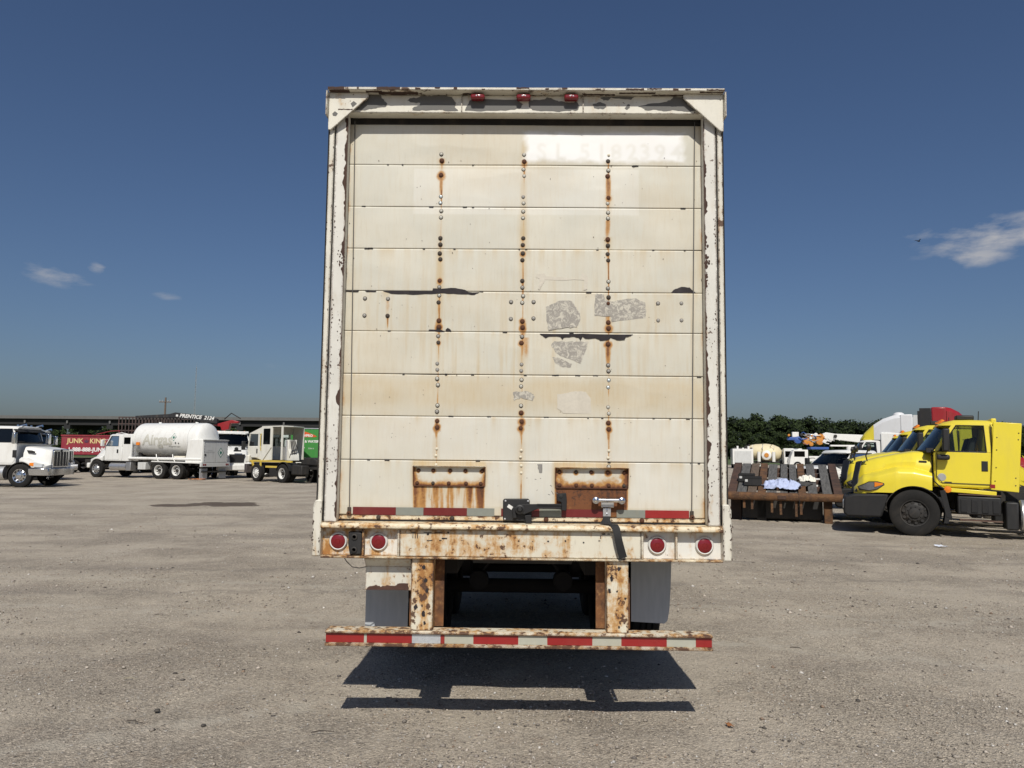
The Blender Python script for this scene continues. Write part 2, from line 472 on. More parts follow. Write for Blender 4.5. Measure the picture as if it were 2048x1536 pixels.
# loose stones lying on the yard
def stones():
    n = 70000
    u = RNG.random(n); d = 4.2 * (26 / 4.2) ** (u ** 1.25)
    ang = (RNG.random(n) - .5) * R(74)
    x = d * np.sin(ang) + .0; y = d * np.cos(ang)
    dens = vnoise(x * .9, y * .9, 21, 4) + .25 * (vnoise(x * .2 + 3, y * .2, 22, 2) - .5)
    keep = RNG.random(n) < np.clip((dens - .36) * 4, .05, 1)
    x, y, d = x[keep], y[keep], d[keep]; n = len(x)
    r = np.clip(np.exp(RNG.normal(math.log(.0052), .50, n)), .0022, .024) * np.where(d > 9, 1.35, 1)
    base = np.array([(1, 0, 0), (.31, .95, 0), (-.81, .59, 0), (-.81, -.59, 0), (.31, -.95, 0), (0, 0, 1), (.1, .1, -.6)])
    tri = np.array([(0, 1, 5), (1, 2, 5), (2, 3, 5), (3, 4, 5), (4, 0, 5), (1, 0, 6), (2, 1, 6), (3, 2, 6), (4, 3, 6), (0, 4, 6)])
    V = base[None] * (.7 + .6 * RNG.random((n, 7, 1))) * r[:, None, None]
    V[:, :, 2] *= .6
    V[:, :, 1] *= (.6 + .5 * RNG.random((n, 1)))
    a = RNG.random(n) * 6.283; c, s = np.cos(a)[:, None], np.sin(a)[:, None]
    X = V[:, :, 0] * c - V[:, :, 1] * s + x[:, None]; Y = V[:, :, 0] * s + V[:, :, 1] * c + y[:, None]
    Z = V[:, :, 2] + ground_h(x, y)[:, None] + r[:, None] * .2
    me = bpy.data.meshes.new('gravel')
    me.vertices.add(n * 7); me.vertices.foreach_set('co', np.stack([X, Y, Z], -1).reshape(-1).astype(np.float32))
    idx = (tri[None] + (np.arange(n) * 7)[:, None, None]).reshape(-1)
    me.loops.add(len(idx)); me.loops.foreach_set('vertex_index', idx.astype(np.int32))
    nf = n * 10; me.polygons.add(nf)
    me.polygons.foreach_set('loop_start', (np.arange(nf) * 3).astype(np.int32)); me.polygons.foreach_set('loop_total', np.full(nf, 3, np.int32))
    me.update(calc_edges=True)
    pal = np.array([(.33, .29, .245), (.235, .207, .18), (.40, .355, .305), (.11, .098, .088), (.44, .42, .39), (.26, .19, .14), (.62, .60, .57)])
    k = RNG.choice(7, n, p=[.36, .22, .22, .075, .075, .035, .015])
    c = pal[k] * (.75 + .5 * RNG.random((n, 1)))
    C4 = np.concatenate([np.repeat(c, 7, 0), np.ones((n * 7, 1))], 1)
    at = me.attributes.new('tint', 'FLOAT_COLOR', 'POINT'); at.data.foreach_set('color', C4.reshape(-1).astype(np.float32))
    b = NB('stone'); b.col(b.attr('tint')); b.rough(.9); b.b.inputs['Specular IOR Level'].default_value = .25
    me.materials.append(b.m)
    o = put('gravel', me)
    tag(o, 'loose grey and pale stones strewn over the dusty yard', 'gravel', kind='stuff')
stones()

# far grass beyond the yard
b = NB('grass_far'); n1 = b.noise(.08, 6, .7); n2 = b.noise(.9, 5, .7)
b.col(b.mix(b.math('MULTIPLY', n2, .8), b.mix(n1, (.07, .10, .028), (.10, .125, .04)), (.045, .075, .02))); b.rough(.95)
me = MB().add([(-1200, 176, .03), (18, 136, .03), (1200, 150, .03), (1200, 2600, .03), (-1200, 2600, .03)], [(0, 1, 2, 3, 4)]).mesh('grass_field', b.m)
tag(put('grass_field', me), kind='structure')

# ------------------------------------------------------------------ woods on the horizon
def wood(name, label, rows, seed, tone):
    rs = np.random.default_rng(seed); Q = []; TI = []; cores = MB(); trunks = MB()
    for x, y, h in rows:
        cw = h * (.28 + .10 * rs.random()); nl = 10 + rs.integers(0, 4)
        lobes = []
        for k in range(nl):
            a = rs.random() * 6.28; rr = cw * (.2 + .6 * rs.random())
            lobes.append((x + rr * math.cos(a), y + rr * math.sin(a), h * (.12 + .76 * rs.random()), cw * (.34 + .26 * rs.random())))
        lobes.append((x, y, h * .80, cw * .5))
        t0 = .8 + .45 * rs.random()
        for lx, ly, lz, lr in lobes:
            m = 150
            v = rs.normal(size=(m, 3)); v /= np.linalg.norm(v, axis=1)[:, None]
            rad = lr * (.72 + .40 * rs.random(m)); c = np.stack([lx + v[:, 0] * rad, ly + v[:, 1] * rad, lz + v[:, 2] * rad * .85], -1)
            nn = v + rs.normal(size=(m, 3)) * .55; nn /= np.linalg.norm(nn, axis=1)[:, None]
            u = np.cross(nn, rs.normal(size=(m, 3))); u /= np.linalg.norm(u, axis=1)[:, None]; w_ = np.cross(nn, u)
            s = (.16 + .30 * rs.random((m, 1))) * (h / 16)
            Q.append(np.stack([c - u * s - w_ * s * .6, c + u * s - w_ * s * .5, c + u * s * .8 + w_ * s, c - u * s * .7 + w_ * s * .8], 1))
            TI.append(np.repeat(t0 * (.7 + .6 * rs.random(m)), 4))
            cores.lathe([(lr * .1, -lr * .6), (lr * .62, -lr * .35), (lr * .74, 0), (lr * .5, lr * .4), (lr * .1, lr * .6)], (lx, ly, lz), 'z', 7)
        trunks.cyl((x, y, 0), (x + rs.normal() * .3, y, h * .6), h * .022, h * .010, 6)
    Q = np.concatenate(Q); TI = np.concatenate(TI); m = len(Q)
    me = bpy.data.meshes.new(name)
    cv = np.array(cores.v); tv = np.array(trunks.v)
    allv = np.concatenate([Q.reshape(-1, 3), cv, tv])
    b = NB(name + '_leaf')
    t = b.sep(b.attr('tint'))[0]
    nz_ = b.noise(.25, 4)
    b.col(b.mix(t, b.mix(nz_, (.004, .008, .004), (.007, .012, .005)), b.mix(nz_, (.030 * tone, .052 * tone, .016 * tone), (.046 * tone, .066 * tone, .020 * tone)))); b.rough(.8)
    b.b.inputs['Specular IOR Level'].default_value = .2
    me.vertices.add(len(allv)); me.vertices.foreach_set('co', allv.reshape(-1).astype(np.float32))
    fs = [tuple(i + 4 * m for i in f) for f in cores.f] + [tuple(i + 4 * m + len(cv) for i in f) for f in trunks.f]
    starts = []; tots = []; idx = list(range(4 * m)); starts = list(range(0, 4 * m, 4)); tots = [4] * m
    for f in fs:
        starts.append(len(idx)); tots.append(len(f)); idx += f
    me.loops.add(len(idx)); me.loops.foreach_set('vertex_index', np.array(idx, np.int32))
    me.polygons.add(len(starts)); me.polygons.foreach_set('loop_start', np.array(starts, np.int32)); me.polygons.foreach_set('loop_total', np.array(tots, np.int32))
    me.update(calc_edges=True)
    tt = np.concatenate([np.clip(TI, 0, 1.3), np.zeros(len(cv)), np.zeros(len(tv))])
    C4 = np.stack([tt, tt, tt, np.ones_like(tt)], -1)
    at = me.attributes.new('tint', 'FLOAT_COLOR', 'POINT'); at.data.foreach_set('color', C4.reshape(-1).astype(np.float32))
    me.materials.append(b.m)
    tag(put(name, me), label, 'wood', kind='stuff')
rows = []
x = 18.0
while x < 330:
    hh = 15.2 + 1.4 * math.sin(x * .09) + random.uniform(-1.3, 1.6) + (1.0 if 100 < x < 135 else 0)
    rows.append((x, 300 + random.uniform(-5, 8), hh)); rows.append((x + 2, 289 + random.uniform(-4, 4), hh * random.uniform(.5, .72)))
    x += random.uniform(2.2, 3.6)
wood('woodland_edge', 'dense dark green wood along the horizon right of the trailer', rows, 5, .72)
rows = []
x = -300.0
while x < 22:
    rows.append((x, 262 + random.uniform(-6, 8), 9.6 + random.uniform(-1.5, 1.8))); rows.append((x + 2, 250 + random.uniform(-4, 4), 6.0 + random.uniform(-1, 1)))
    x += random.uniform(2.4, 3.8)
wood('scrub_woodland', 'low green trees seen beneath the overpass on the left', rows, 6, 1.15)

# ------------------------------------------------------------------ overpass
def overpass():
    conc = paint('bridge_concrete', (.13, .128, .125), .8, .12, .6, .4, (.07, .065, .06))
    dark = paint('bridge_girder_steel', (.014, .014, .015), .7, .2, .6, .3, (.025, .022, .02))
    root = empty('overpass', (-60, 166, 0), R(-3.0))
    tag(root, 'long low highway overpass on dark piers behind the parked trucks', 'overpass')
    x0, x1 = -150, 66
    box('deck', conc, root, x0, x1, 0, 12, 8.05, 8.35)
    box('parapet', conc, root, x0, x1, -.25, .0, 8.06, 8.72)
    box('parapet', conc, root, x0, x1, 12.0, 12.25, 8.06, 8.72)
    for k in range(5):
        gy_ = .5 + k * 2.7
        box('girder', dark, root, x0, x1, gy_, gy_ + .45, 6.75, 8.04)
    pr = box('pier', dark, None, -.6, .6, 5.2, 6.8, 0, 5.9); 
    cap = box('pier_cap', dark, None, -.7, .7, .2, 12.0, 5.9, 6.74)
    br = box('bearing_bracket', conc, None, -.18, .18, .1, .49, 7.1, 7.75)
    first = True
    x = -147.5
    while x < 64:
        for src in (pr, cap, br):
            o = src if first else src.copy()
            if not first: COL.objects.link(o)
            o.parent = root; o.location = (x, 0, 0)
        first = False
        x += 9.75
    MB().prism([(66, 0), (66, 8.0), (69, 8.3), (92, 0)], 'y', -1.5, 13.5).build('embankment', bpy.data.materials['grass_far'], root)
overpass()

# ------------------------------------------------------------------ pole, mast, bird
WOODP = paint('pole_wood', (.12, .09, .07), .9, .2, 3, .2)
r = empty('utility_pole', (-57, 122, 0)); tag(r, 'wooden utility pole with crossarm rising beyond the overpass', 'pole')
MB().cyl((0, 0, 0), (0, 0, 9.9), .19, .13, 10).build('post', WOODP, r, smooth=40)
MB().box(-.95, .95, -.2, -.10, 9.1, 9.24).build('crossarm', WOODP, r)
for xx in (-.85, -.45, .45, .85): MB().cyl((xx, -.15, 9.24), (xx, -.15, 9.5), .06, .03, 8).build('insulator', GREYM, r)
r = empty('radio_mast', (-129, 301, 0)); tag(r, 'thin lattice radio mast far behind the overpass', 'mast')
m = MB()
for a in range(3):
    c, s = math.cos(a * 2.094), math.sin(a * 2.094); m.cyl((c * .28, s * .28, 0), (c * .16, s * .16, 34), .045, .035, 5)
m.build('legs', GREYM, r)
m = MB()
for k in range(56):
    z0 = k * .6; a = (k % 3) * 2.094; a2 = ((k + 1) % 3) * 2.094; q = .28 - .12 * z0 / 34
    m.cyl((math.cos(a) * q, math.sin(a) * q, z0), (math.cos(a2) * q, math.sin(a2) * q, z0 + .6), .02, .02, 4)
m.build('lattice', GREYM, r)
MB().cyl((0, 0, 34), (0, 0, 36), .03, .01, 5).build('antenna', GREYM, r)
BIRDM = paint('bird_feathers', (.015, .015, .017), .8, .2, 20, 0)
r = empty('bird', (31.15, 60, 18.73), R(25)); tag(r, 'small dark bird flying below the cloud on the right', 'bird')
m = MB().lathe([(.01, -.16), (.035, -.13), (.055, -.02), (.05, .06), (.03, .11), (.035, .14), (.012, .19)], (0, 0, 0), 'x', 10)
m.add([(-.14, -.04, 0), (-.14, .04, 0), (-.26, .07, .01), (-.26, -.07, .01)], [(0, 1, 2, 3)])
for s in (-1, 1):
    m.add([(.07, s * .04, .01), (-.05, s * .04, .01), (-.06, s * .2, .12), (.04, s * .19, .12), (-.12, s * .38, .06), (-.03, s * .30, .10)], [(0, 1, 2, 3), (3, 2, 4, 5)])
m.build('body', BIRDM, r, smooth=50)
# ------------------------------------------------------------------ trailer
def weathered(name, base=(.72, .68, .57), rust=.5, chip=.5, grime=.4, edge=.012, chipcol=(.045, .022, .014), ro=(.30, .13, .035), bright=(.48, .27, .09), seed=0.0, vstretch=.22):
    """old white enamel: yellowed, streaked with rust, chipped along the edges"""
    b = NB(name)
    P = b.coords((1, 1, 1), (seed, seed * .7, seed * .3))
    PV = b.coords((1, 1, vstretch), (seed, 0, seed))
    n1 = b.noise(3.0, 6, .6, P); n2 = b.noise(22, 6, .65, P); n3 = b.noise(75, 5, .7, P); st = b.noise(17, 6, .62, PV); st2 = b.noise(45, 4, .6, PV)
    c = b.mix(b.step(n1, .35, .7), base, tuple(x * .88 for x in base))
    c = b.mix(b.math('MULTIPLY', b.step(st, .48, .75), grime), c, (.40, .33, .21))
    c = b.mix(b.math('MULTIPLY', b.step(st2, .58, .8), grime * .5), c, (.25, .20, .14))
    bv = b.n('ShaderNodeBevel'); bv.samples = 4; bv.inputs['Radius'].default_value = edge
    ge = b.n('ShaderNodeNewGeometry')
    dt = b.n('ShaderNodeVectorMath', operation='DOT_PRODUCT')
    b.t.links.new(bv.outputs[0], dt.inputs[0]); b.t.links.new(ge.outputs['Normal'], dt.inputs[1])
    em = b.step(dt.outputs['Value'], .995, .90)
    # rust: patches driven by noise, stronger at edges
    rm = b.math('ADD', b.math('ADD', b.math('MULTIPLY', n1, .55), b.math('MULTIPLY', n2, .45)), b.math('MULTIPLY', em, .10))
    rm = b.math('ADD', rm, b.math('MULTIPLY', b.math('SUBTRACT', st, .5), .55))
    r1 = b.step(rm, .61 - .20 * rust, .77 - .20 * rust)
    c = b.mix(b.math('MULTIPLY', r1, min(1, .35 + rust * .6)), c, bright)
    r2 = b.step(b.math('ADD', rm, b.math('MULTIPLY', n3, .12)), .78 - .20 * rust, .88 - .20 * rust)
    c = b.mix(b.math('MULTIPLY', r2, .85), c, ro)
    # chips: hard-edged bare patches
    cm = b.math('ADD', b.math('ADD', b.math('MULTIPLY', n2, .62), b.math('MULTIPLY', n1, .28)), b.math('ADD', b.math('MULTIPLY', em, .17), b.math('MULTIPLY', n3, .10)))
    ch = b.step(cm, .645 - .14 * chip, .655 - .14 * chip)
    c = b.mix(b.math('MULTIPLY', ch, .92), c, b.mix(n3, chipcol, tuple(x * 2.2 for x in chipcol)))
    b.col(c); b.rough(b.math('ADD', .48, b.math('MULTIPLY', r1, .3)))
    b.bump(b.math('SUBTRACT', b.math('MULTIPLY', n3, .25), ch), .35, .002)
    return b.m

TY = 4.95           # plane of the rear frame
DY = 5.06           # plane of the roll-up door skin
trailer = empty('box_trailer', (0, TY, 0))
tag(trailer, 'tall rust-streaked white box trailer seen from behind, its roll-up door shut', 'trailer')
W_FRAME = weathered('trailer_frame_paint', rust=.28, chip=.30, grime=.25, base=(.66, .635, .55))
W_POST = weathered('trailer_post_paint', base=(.66, .635, .55), rust=.32, chip=.36, grime=.45, seed=4)
W_FLANGE = weathered('trailer_flange_paint', base=(.645, .63, .575), rust=.22, chip=.36, grime=.3, seed=9, edge=.02)
W_SILL = weathered('trailer_sill_paint', base=(.65, .61, .50), rust=.78, chip=.40, grime=.85, seed=2)
W_LEDGE = weathered('trailer_ledge_paint', base=(.68, .60, .44), rust=.9, chip=.72, grime=.8, seed=6, vstretch=1)
W_UP = weathered('trailer_upright_paint', base=(.68, .64, .52), rust=.95, chip=.60, grime=1.0, seed=13, vstretch=.15)
W_BUMP = weathered('trailer_bumper_paint', base=(.65, .60, .48), rust=.9, chip=.78, grime=.8, seed=17, vstretch=1, edge=.02)
W_BOXL = weathered('tail_panel_paint_rusted', base=(.68, .66, .60), rust=1.15, chip=.30, grime=.5, seed=21)
W_BOXR = weathered('tail_panel_paint', base=(.74, .73, .68), rust=.35, chip=.1, grime=.2, seed=25)
W_RUSTUP = rusty('rusted_web', (.20, .085, .03), (.075, .034, .018), (.36, .20, .08), 7)
PRIMER = paint('grey_primer', (.115, .112, .105), .6, .12, 9, .3, (.17, .16, .14))
DARKPEEL = paint('peeled_black_core', (.022, .018, .02), .85, .5, 40, .5, (.085, .075, .08))
RESIDUE = NB('sticker_residue')
_n = RESIDUE.noise(30, 6, .7, dist=1.2); _n2 = RESIDUE.noise(90, 4)
RESIDUE.col(RESIDUE.mix(RESIDUE.step(_n, .45, .60), (.29, .27, .24), (.52, .49, .415))); RESIDUE.rough(.7); RESIDUE.bump(_n, .6, .004); RESIDUE = RESIDUE.m
TAPER = paint('red_reflective_tape', (.27, .016, .016), .3, .12, 30, .25, (.25, .08, .05), coat=.3)
TAPED = paint('dull_red_reflective_tape', (.135, .014, .014), .35, .12, 30, .3, (.16, .06, .04))
TAPEW = paint('white_reflective_tape', (.40, .40, .335), .35, .08, 40, .3, (.36, .30, .18))
TAPEG = paint('grey_reflective_tape', (.21, .225, .20), .35, .1, 40, .4, (.26, .20, .11))
TAPES = paint('silver_reflective_tape', (.62, .66, .70), .22, .2, 70, .1, metal=.5)
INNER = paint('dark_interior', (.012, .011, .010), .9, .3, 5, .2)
RUBFLAP = NB('mudflap_rubber')
_n = RUBFLAP.noise(5, 6, .65, RUBFLAP.coords((1, 1, .6))); _n2 = RUBFLAP.noise(40, 3, .5, RUBFLAP.coords((1, 1, .15)))
RUBFLAP.col(RUBFLAP.mix(_n, (.40, .43, .46), RUBFLAP.mix(_n2, (.28, .305, .325), (.55, .57, .59)))); RUBFLAP.rough(.65); RUBFLAP = RUBFLAP.m

ty = lambda y: y - TY
tb = lambda name, mat, x0, x1, y0, y1, z0, z1, bevel=.004, parent=trailer: box(name, mat, parent, x0, x1, ty(y0), ty(y1), z0, z1, bevel)
LEN = 14.4
SIDE = paint('trailer_side_sheet', (.70, .68, .60), .4, .05, 1, .2)
# box: walls, roof, floor, front wall
for s in (-1, 1):
    xa, xb = (1.272, 1.296) if s > 0 else (-1.296, -1.272)
    tb('side_wall', SIDE, xa, xb, 5.075, 5.0 + LEN, 1.09, 4.13, None)
tb('roof', SIDE, -1.30, 1.30, 5.21, 5.0 + LEN, 4.131, 4.146, None)
tb('front_wall', SIDE, -1.27, 1.27, 4.96 + LEN, 4.99 + LEN, 1.12, 4.12, None)
fl = tb('floor', INNER, -1.265, 1.265, 5.12, 4.95 + LEN, 1.19, 1.25, None)
# header
hd = tb('header', W_FRAME, -1.268, 1.268, 4.957, 5.05, 4.004, 4.128, .006)
W_CAP = weathered('roof_cap_paint', base=(.66, .635, .55), rust=.4, chip=.62, grime=.3, seed=51, vstretch=1, chipcol=(.05, .03, .022))
capm = tb('roof_cap', W_CAP, -1.310, 1.310, 4.885, 5.20, 4.1295, 4.149, .004)
BROWN = paint('bare_brown_steel', (.055, .030, .022), .85, .35, 25, .5, (.10, .055, .035))
def rag(x0, x1, z0, z1, j, step=.012):
    xs = np.arange(x0, x1 + step * .5, step)
    return [(x, z0 + random.uniform(-j, j)) for x in xs] + [(x, z1 + random.uniform(-j, j)) for x in xs[::-1]]
for x0, x1, lo in ((-1.308, -1.195, 0), (-1.115, -1.10, .5), (-.985, -.83, .1), (-.815, -.77, .3), (-.73, -.70, .5), (-.60, -.565, .6), (-.475, -.455, .2), (-.29, -.27, .4), (-.06, .02, .55), (.13, .15, .3), (.24, .27, .5), (.46, .50, .4), (.66, .78, .55), (.80, .90, .45), (.97, 1.0, .3), (1.05, 1.08, .4), (1.19, 1.308, .35)):
    z0 = 4.130 + .018 * lo * random.random()
    MB().poly(rag(x0, x1, z0, 4.1485 if lo < .3 else z0 + random.uniform(.006, .014), .0022), ty(4.8836), ty(4.886)).build('bare_patch', BROWN, capm)
for x0, x1, y0, y1 in ((-1.30, -1.17, 4.89, 4.935), (-1.06, -.95, 4.90, 4.925), (-.98, -.72, 4.915, 4.953), (-.42, -.30, 4.93, 4.953), (.38, .60, 4.935, 4.953), (.62, .86, 4.91, 4.93), (.84, 1.05, 4.94, 4.954), (1.15, 1.30, 4.895, 4.912)):
    pts = rag(x0, x1, ty(y0), ty(y1), .004)
    MB().prism(pts, 'z', 4.1282, 4.130).build('bare_patch', BROWN, capm)
for pts in ([(-1.139,4.02),(-1.101,4.06),(-1.053,4.1),(-1.047,4.137),(-0.97,4.134),(-0.958,4.101),(-0.926,4.068),(-0.932,4.046),(-0.988,4.039),(-1.03,4.028),(-1.086,4.02)],
            [(-0.794,4.087),(-0.772,4.105),(-0.723,4.109),(-0.681,4.124),(-0.632,4.12),(-0.604,4.132),(-0.541,4.128),(-0.492,4.114),(-0.463,4.074),(-0.469,4.041),(-0.448,4.02),(-0.539,4.019),(-0.574,4.026),(-0.665,4.019),(-0.756,4.022),(-0.75,4.04),(-0.708,4.055),(-0.701,4.073),(-0.75,4.076)],
            [(-0.403,4.02),(-0.393,4.049),(-0.372,4.093),(-0.33,4.1),(-0.064,4.098),(-0.015,4.065),(-0.029,4.043),(-0.071,4.029),(-0.189,4.021),(-0.329,4.017)],
            [(0.023,4.087),(0.054,4.098),(0.131,4.102),(0.138,4.113),(0.173,4.11),(0.215,4.092),(0.257,4.085),(0.299,4.078),(0.341,4.085),(0.362,4.056),(0.348,4.027),(0.278,4.023),(0.209,4.016),(0.104,4.019),(0.048,4.026),(0.023,4.051)],
            [(0.449,4.071),(0.501,4.084),(0.536,4.068),(0.54,4.05),(0.515,4.035),(0.459,4.042)],
            [(0.498,4.115),(0.571,4.119),(0.724,4.121),(0.703,4.101),(0.634,4.108),(0.578,4.115),(0.557,4.101),(0.522,4.093)],
            [(0.661,4.043),(0.682,4.069),(0.696,4.065),(0.693,4.043),(0.675,4.032)],
            [(0.752,4.054),(0.815,4.073),(0.912,4.083),(0.968,4.099),(0.985,4.124),(1.048,4.121),(1.079,4.07),(1.134,4.027),(1.078,4.021),(0.995,4.03),(0.939,4.023),(0.87,4.033),(0.8,4.029),(0.78,4.047)]):
    # roughen the outline so the flaked edge is not smooth
    q = []
    for i, p in enumerate(pts):
        a = pts[(i + 1) % len(pts)]
        for k in range(4):
            t = k / 4; j = .004 if k else 0
            q.append((p[0] + (a[0] - p[0]) * t + random.uniform(-j, j), min(4.126, p[1] + (a[1] - p[1]) * t + random.uniform(-j, j))))
    MB().poly(q, ty(4.9557), ty(4.958)).build('bare_patch', PRIMER, hd)
for x in (-.425, .385):     # weld straps on the header
    tb('strap', W_FRAME, x - .004, x + .004, 4.945, 4.9565, 4.015, 4.13, None, hd)
tb('header_seal', INNER, -1.20, 1.20, 5.052, 5.075, 3.965, 4.02, None)
# gussets
for s in (-1, 1):
    MB().poly([(s * 1.309, 4.128), (s * 1.045, 4.128), (s * 1.045, 4.098), (s * 1.290, 3.872), (s * 1.309, 3.872)], ty(4.925), ty(4.935)).build('gusset', W_POST, trailer, bevel=.002)
for pts in ([(-1.163,4.051),(-1.143,4.069),(-1.121,4.051),(-1.149,4.026)], [(-1.283,3.982),(-1.266,3.998),(-1.246,3.982),(-1.258,3.964),(-1.279,3.967)]):
    MB().poly(pts, ty(4.9238), ty(4.926)).build('bare_patch', PRIMER, trailer)
MB().poly(rag(-1.245, -1.15, 4.008, 4.014, .003), ty(4.9236), ty(4.926)).build('bare_patch', BROWN, trailer)
# corner posts: outer strip, groove, inner flange
for s in (-1, 1):
    X = lambda a, b: (s * a, s * b) if s > 0 else (s * b, s * a)
    a, b_ = X(1.272, 1.304)
    po = tb('corner_post', W_POST, a, b_, 4.95, 5.07, 1.30, 4.128, .004)
    a, b_ = X(1.3045, 1.314)
    tb('edge_shade_strip', INNER, a, b_, 4.958, 5.073, 1.43, 4.12, None, po)  # near-black strip standing in for the trailer side in shade
    a, b_ = X(1.186, 1.264)
    MB().prism([(s * 1.264, ty(4.962)), (s * 1.186, ty(4.975)), (s * 1.186, ty(5.045)), (s * 1.264, ty(5.045))], 'z', 1.296, 4.004).build('post_flange', W_FLANGE, trailer, bevel=.004)
    a, b_ = X(1.2645, 1.2715)
    tb('groove', INNER, a, b_, 4.975, 5.02, 1.30, 4.0, None, po)
    # guard at the foot of the post
    MB().prism([(s * 1.272, 1.082), (s * 1.328, 1.082), (s * 1.326, 1.40), (s * 1.312, 1.436), (s * 1.272, 1.436)], 'y', ty(4.93), ty(5.06)).build('corner_guard', W_POST, trailer, bevel=.008)
    a, b_ = X(1.30, 1.318)
    tb('side_rail', W_POST, a, b_, 5.075, 5.0 + LEN, 1.085, 1.26, None)
for s in (-1, 1): tb('top_lip', W_CAP, s * 1.316 - .005, s * 1.316 + .005, 4.89, 5.0, 3.96, 4.128, .002)

# chipped paint on the posts: ragged inner edge and scattered flakes
for s in (-1, 1):
    m = MB(); zs = np.arange(1.32, 3.98, .012)
    wv = np.clip(vnoise(zs * 11, zs * 0 + 3, 91 if s > 0 else 92, 5, .7) - .42, 0, 1) * .07 + .003
    for z0, z1, w0, w1 in zip(zs[:-1], zs[1:], wv[:-1], wv[1:]):
        m.add([(s * 1.1855, ty(4.9735), z0), (s * (1.1855 + w0), ty(4.9735 - .167 * w0), z0), (s * (1.1855 + w1), ty(4.9735 - .167 * w1), z1), (s * 1.1855, ty(4.9735), z1)], [(0, 1, 2, 3)])
    fp = tag(m.build('rusted_edge', BROWN, trailer), kind='stuff')
    m = MB()
    spots = [(random.uniform(1.19, 1.255), random.uniform(1.32, 3.95), random.uniform(.0015, .004)) for k in range(16)]
    spots += [(1.188 + abs(random.gauss(0, .018)), 3.00 + random.gauss(0, .05), random.uniform(.003, .010)) for k in range(34)]
    spots += [(1.19 + abs(random.gauss(0, .02)), random.choice((1.55, 1.75, 1.9, 2.5)) + random.gauss(0, .08), random.uniform(.0018, .005)) for k in range(30)]
    spots += [(1.252 + random.gauss(0, .003), random.choice((2.65, 2.3, 3.25, 1.7)) + random.gauss(0, .07), random.uniform(.002, .006)) for k in range(40)]
    for x, z, q in spots:
        if not 1.187 < x < 1.262: continue
        yy = ty(4.975) - (x - 1.186) / .078 * .013 - .0016
        n = 7; ph = random.random() * 6
        m.add([(s * (x + q * random.uniform(.5, 1.1) * math.cos(ph + i * 6.283 / n)), yy - .167 * 0, z + q * random.uniform(.5, 1.6) * math.sin(ph + i * 6.283 / n)) for i in range(n)], [tuple(range(n))])
    tag(m.build('paint_flakes', BROWN, trailer), kind='stuff')
    m = MB()
    for k in range(40):
        x = random.choice((1.275, 1.301)) + random.gauss(0, .002); z = random.uniform(1.45, 4.0); q = random.uniform(.0018, .0045); n = 7
        m.add([(s * (x + q * random.uniform(.5, 1.1) * math.cos(i * 6.283 / n)), ty(4.9484), z + q * random.uniform(.8, 3.2) * math.sin(i * 6.283 / n)) for i in range(n)], [tuple(range(n))])
    for k in range(26):
        x = random.choice((1.277, 1.322, 1.322)) + random.gauss(0, .005); z = random.uniform(1.09, 1.42); q = random.uniform(.002, .006); n = 7
        m.add([(s * (x + q * random.uniform(.4, 1.0) * math.cos(i * 6.283 / n)), ty(4.9284), z + q * random.uniform(.6, 2.4) * math.sin(i * 6.283 / n)) for i in range(n)], [tuple(range(n))])
    tag(m.build('paint_flakes', BROWN, trailer), kind='stuff')

# marker lights
for x in (-.317, -.013, .304):
    r_ = MB().box(x - .047, x + .047, ty(4.904), ty(4.956), 4.082, 4.118).build('marker_light', REDLENS, trailer, bevel=.012, seg=3)
    for dx in (-.008, .012): MB().cyl((x + dx, ty(4.9028), 4.102), (x + dx, ty(4.91), 4.102), .0045, .0045, 8).build('reflector', LAMP, r_)

# ------------------------------------------------------------------ roll-up door
door = empty('roll_up_door', (0, ty(DY), 0)); door.parent = trailer
K = DY / TY
zk = lambda z: 1.75 + (z - 1.75) * K
ROWS = [zk(z) for z in (3.945, 3.643, 3.357, 3.076, 2.793, 2.528, 2.248, 1.976, 1.694, 1.345)]
COLX = [-.563, -.007, .563]
# state of the bolts, column by column, row by row: two near the top and two near the bottom of each panel
# w white paint, z zinc, g grey, d dark, r rusty, - none
B1 = ['--wr', '-rzz', 'wwdd', 'ddrg', 'wdrr', 'gdgg', 'wwwg', 'rrss', 's---']
B2 = ['--wr', 'wwgw', 'wwdd', 'dddg', 'wwrr', 'grgg', 'wwwr', 'rrss', 'ss--']
B3 = ['--sd', 'wrrw', 'wwrd', 'ddwg', 'drrr', '-rgg', 'zzww', 'rrss', 'w---']
BE = ['-dwd', 'wdgd', 'dgwd', 'dwgd', 'wdww', 'ddgg', 'gwgg', 'ddwg', 'dwdw']
bolts = []
for r_ in range(9):
    zt, zb_ = ROWS[r_], ROWS[r_ + 1]
    offs = (zt - .030, zt - .073, zb_ + .073, zb_ + .030)
    if r_ == 8: offs = (zt - .030, zt - .073, zt - .15, zt - .2)
    for ci, (cx, S) in enumerate(zip(COLX, (B1, B2, B3))):
        for k in range(4):
            if S[r_][k] != '-': bolts.append((cx + random.uniform(-.004, .004), offs[k] + random.uniform(-.003, .003), S[r_][k]))
    for s in (-1, 1):
        for k in range(4):
            c = BE[r_][k] if s < 0 else BE[(r_ * 2 + 3) % 9][k]
            if c != '-': bolts.append((s * random.uniform(1.207, 1.216), offs[k] if r_ < 8 else zt - .03 - k * .1, c))
for x, z, c in ((-1.036, 2.742, 'g'), (-.885, 2.740, 'g'), (-1.036, 2.629, 'g'), (-.885, 2.628, 'd'), (-.081, 2.726, 'g'), (-.081, 2.614, 'g'), (.066, 2.727, 'g'), (.066, 2.619, 'g'),
                (.874, 2.724, 'g'), (.874, 2.612, 'g'), (1.025, 2.726, 'g'), (1.025, 2.614, 'g')):
    bolts.append((x * K, zk(z), c))
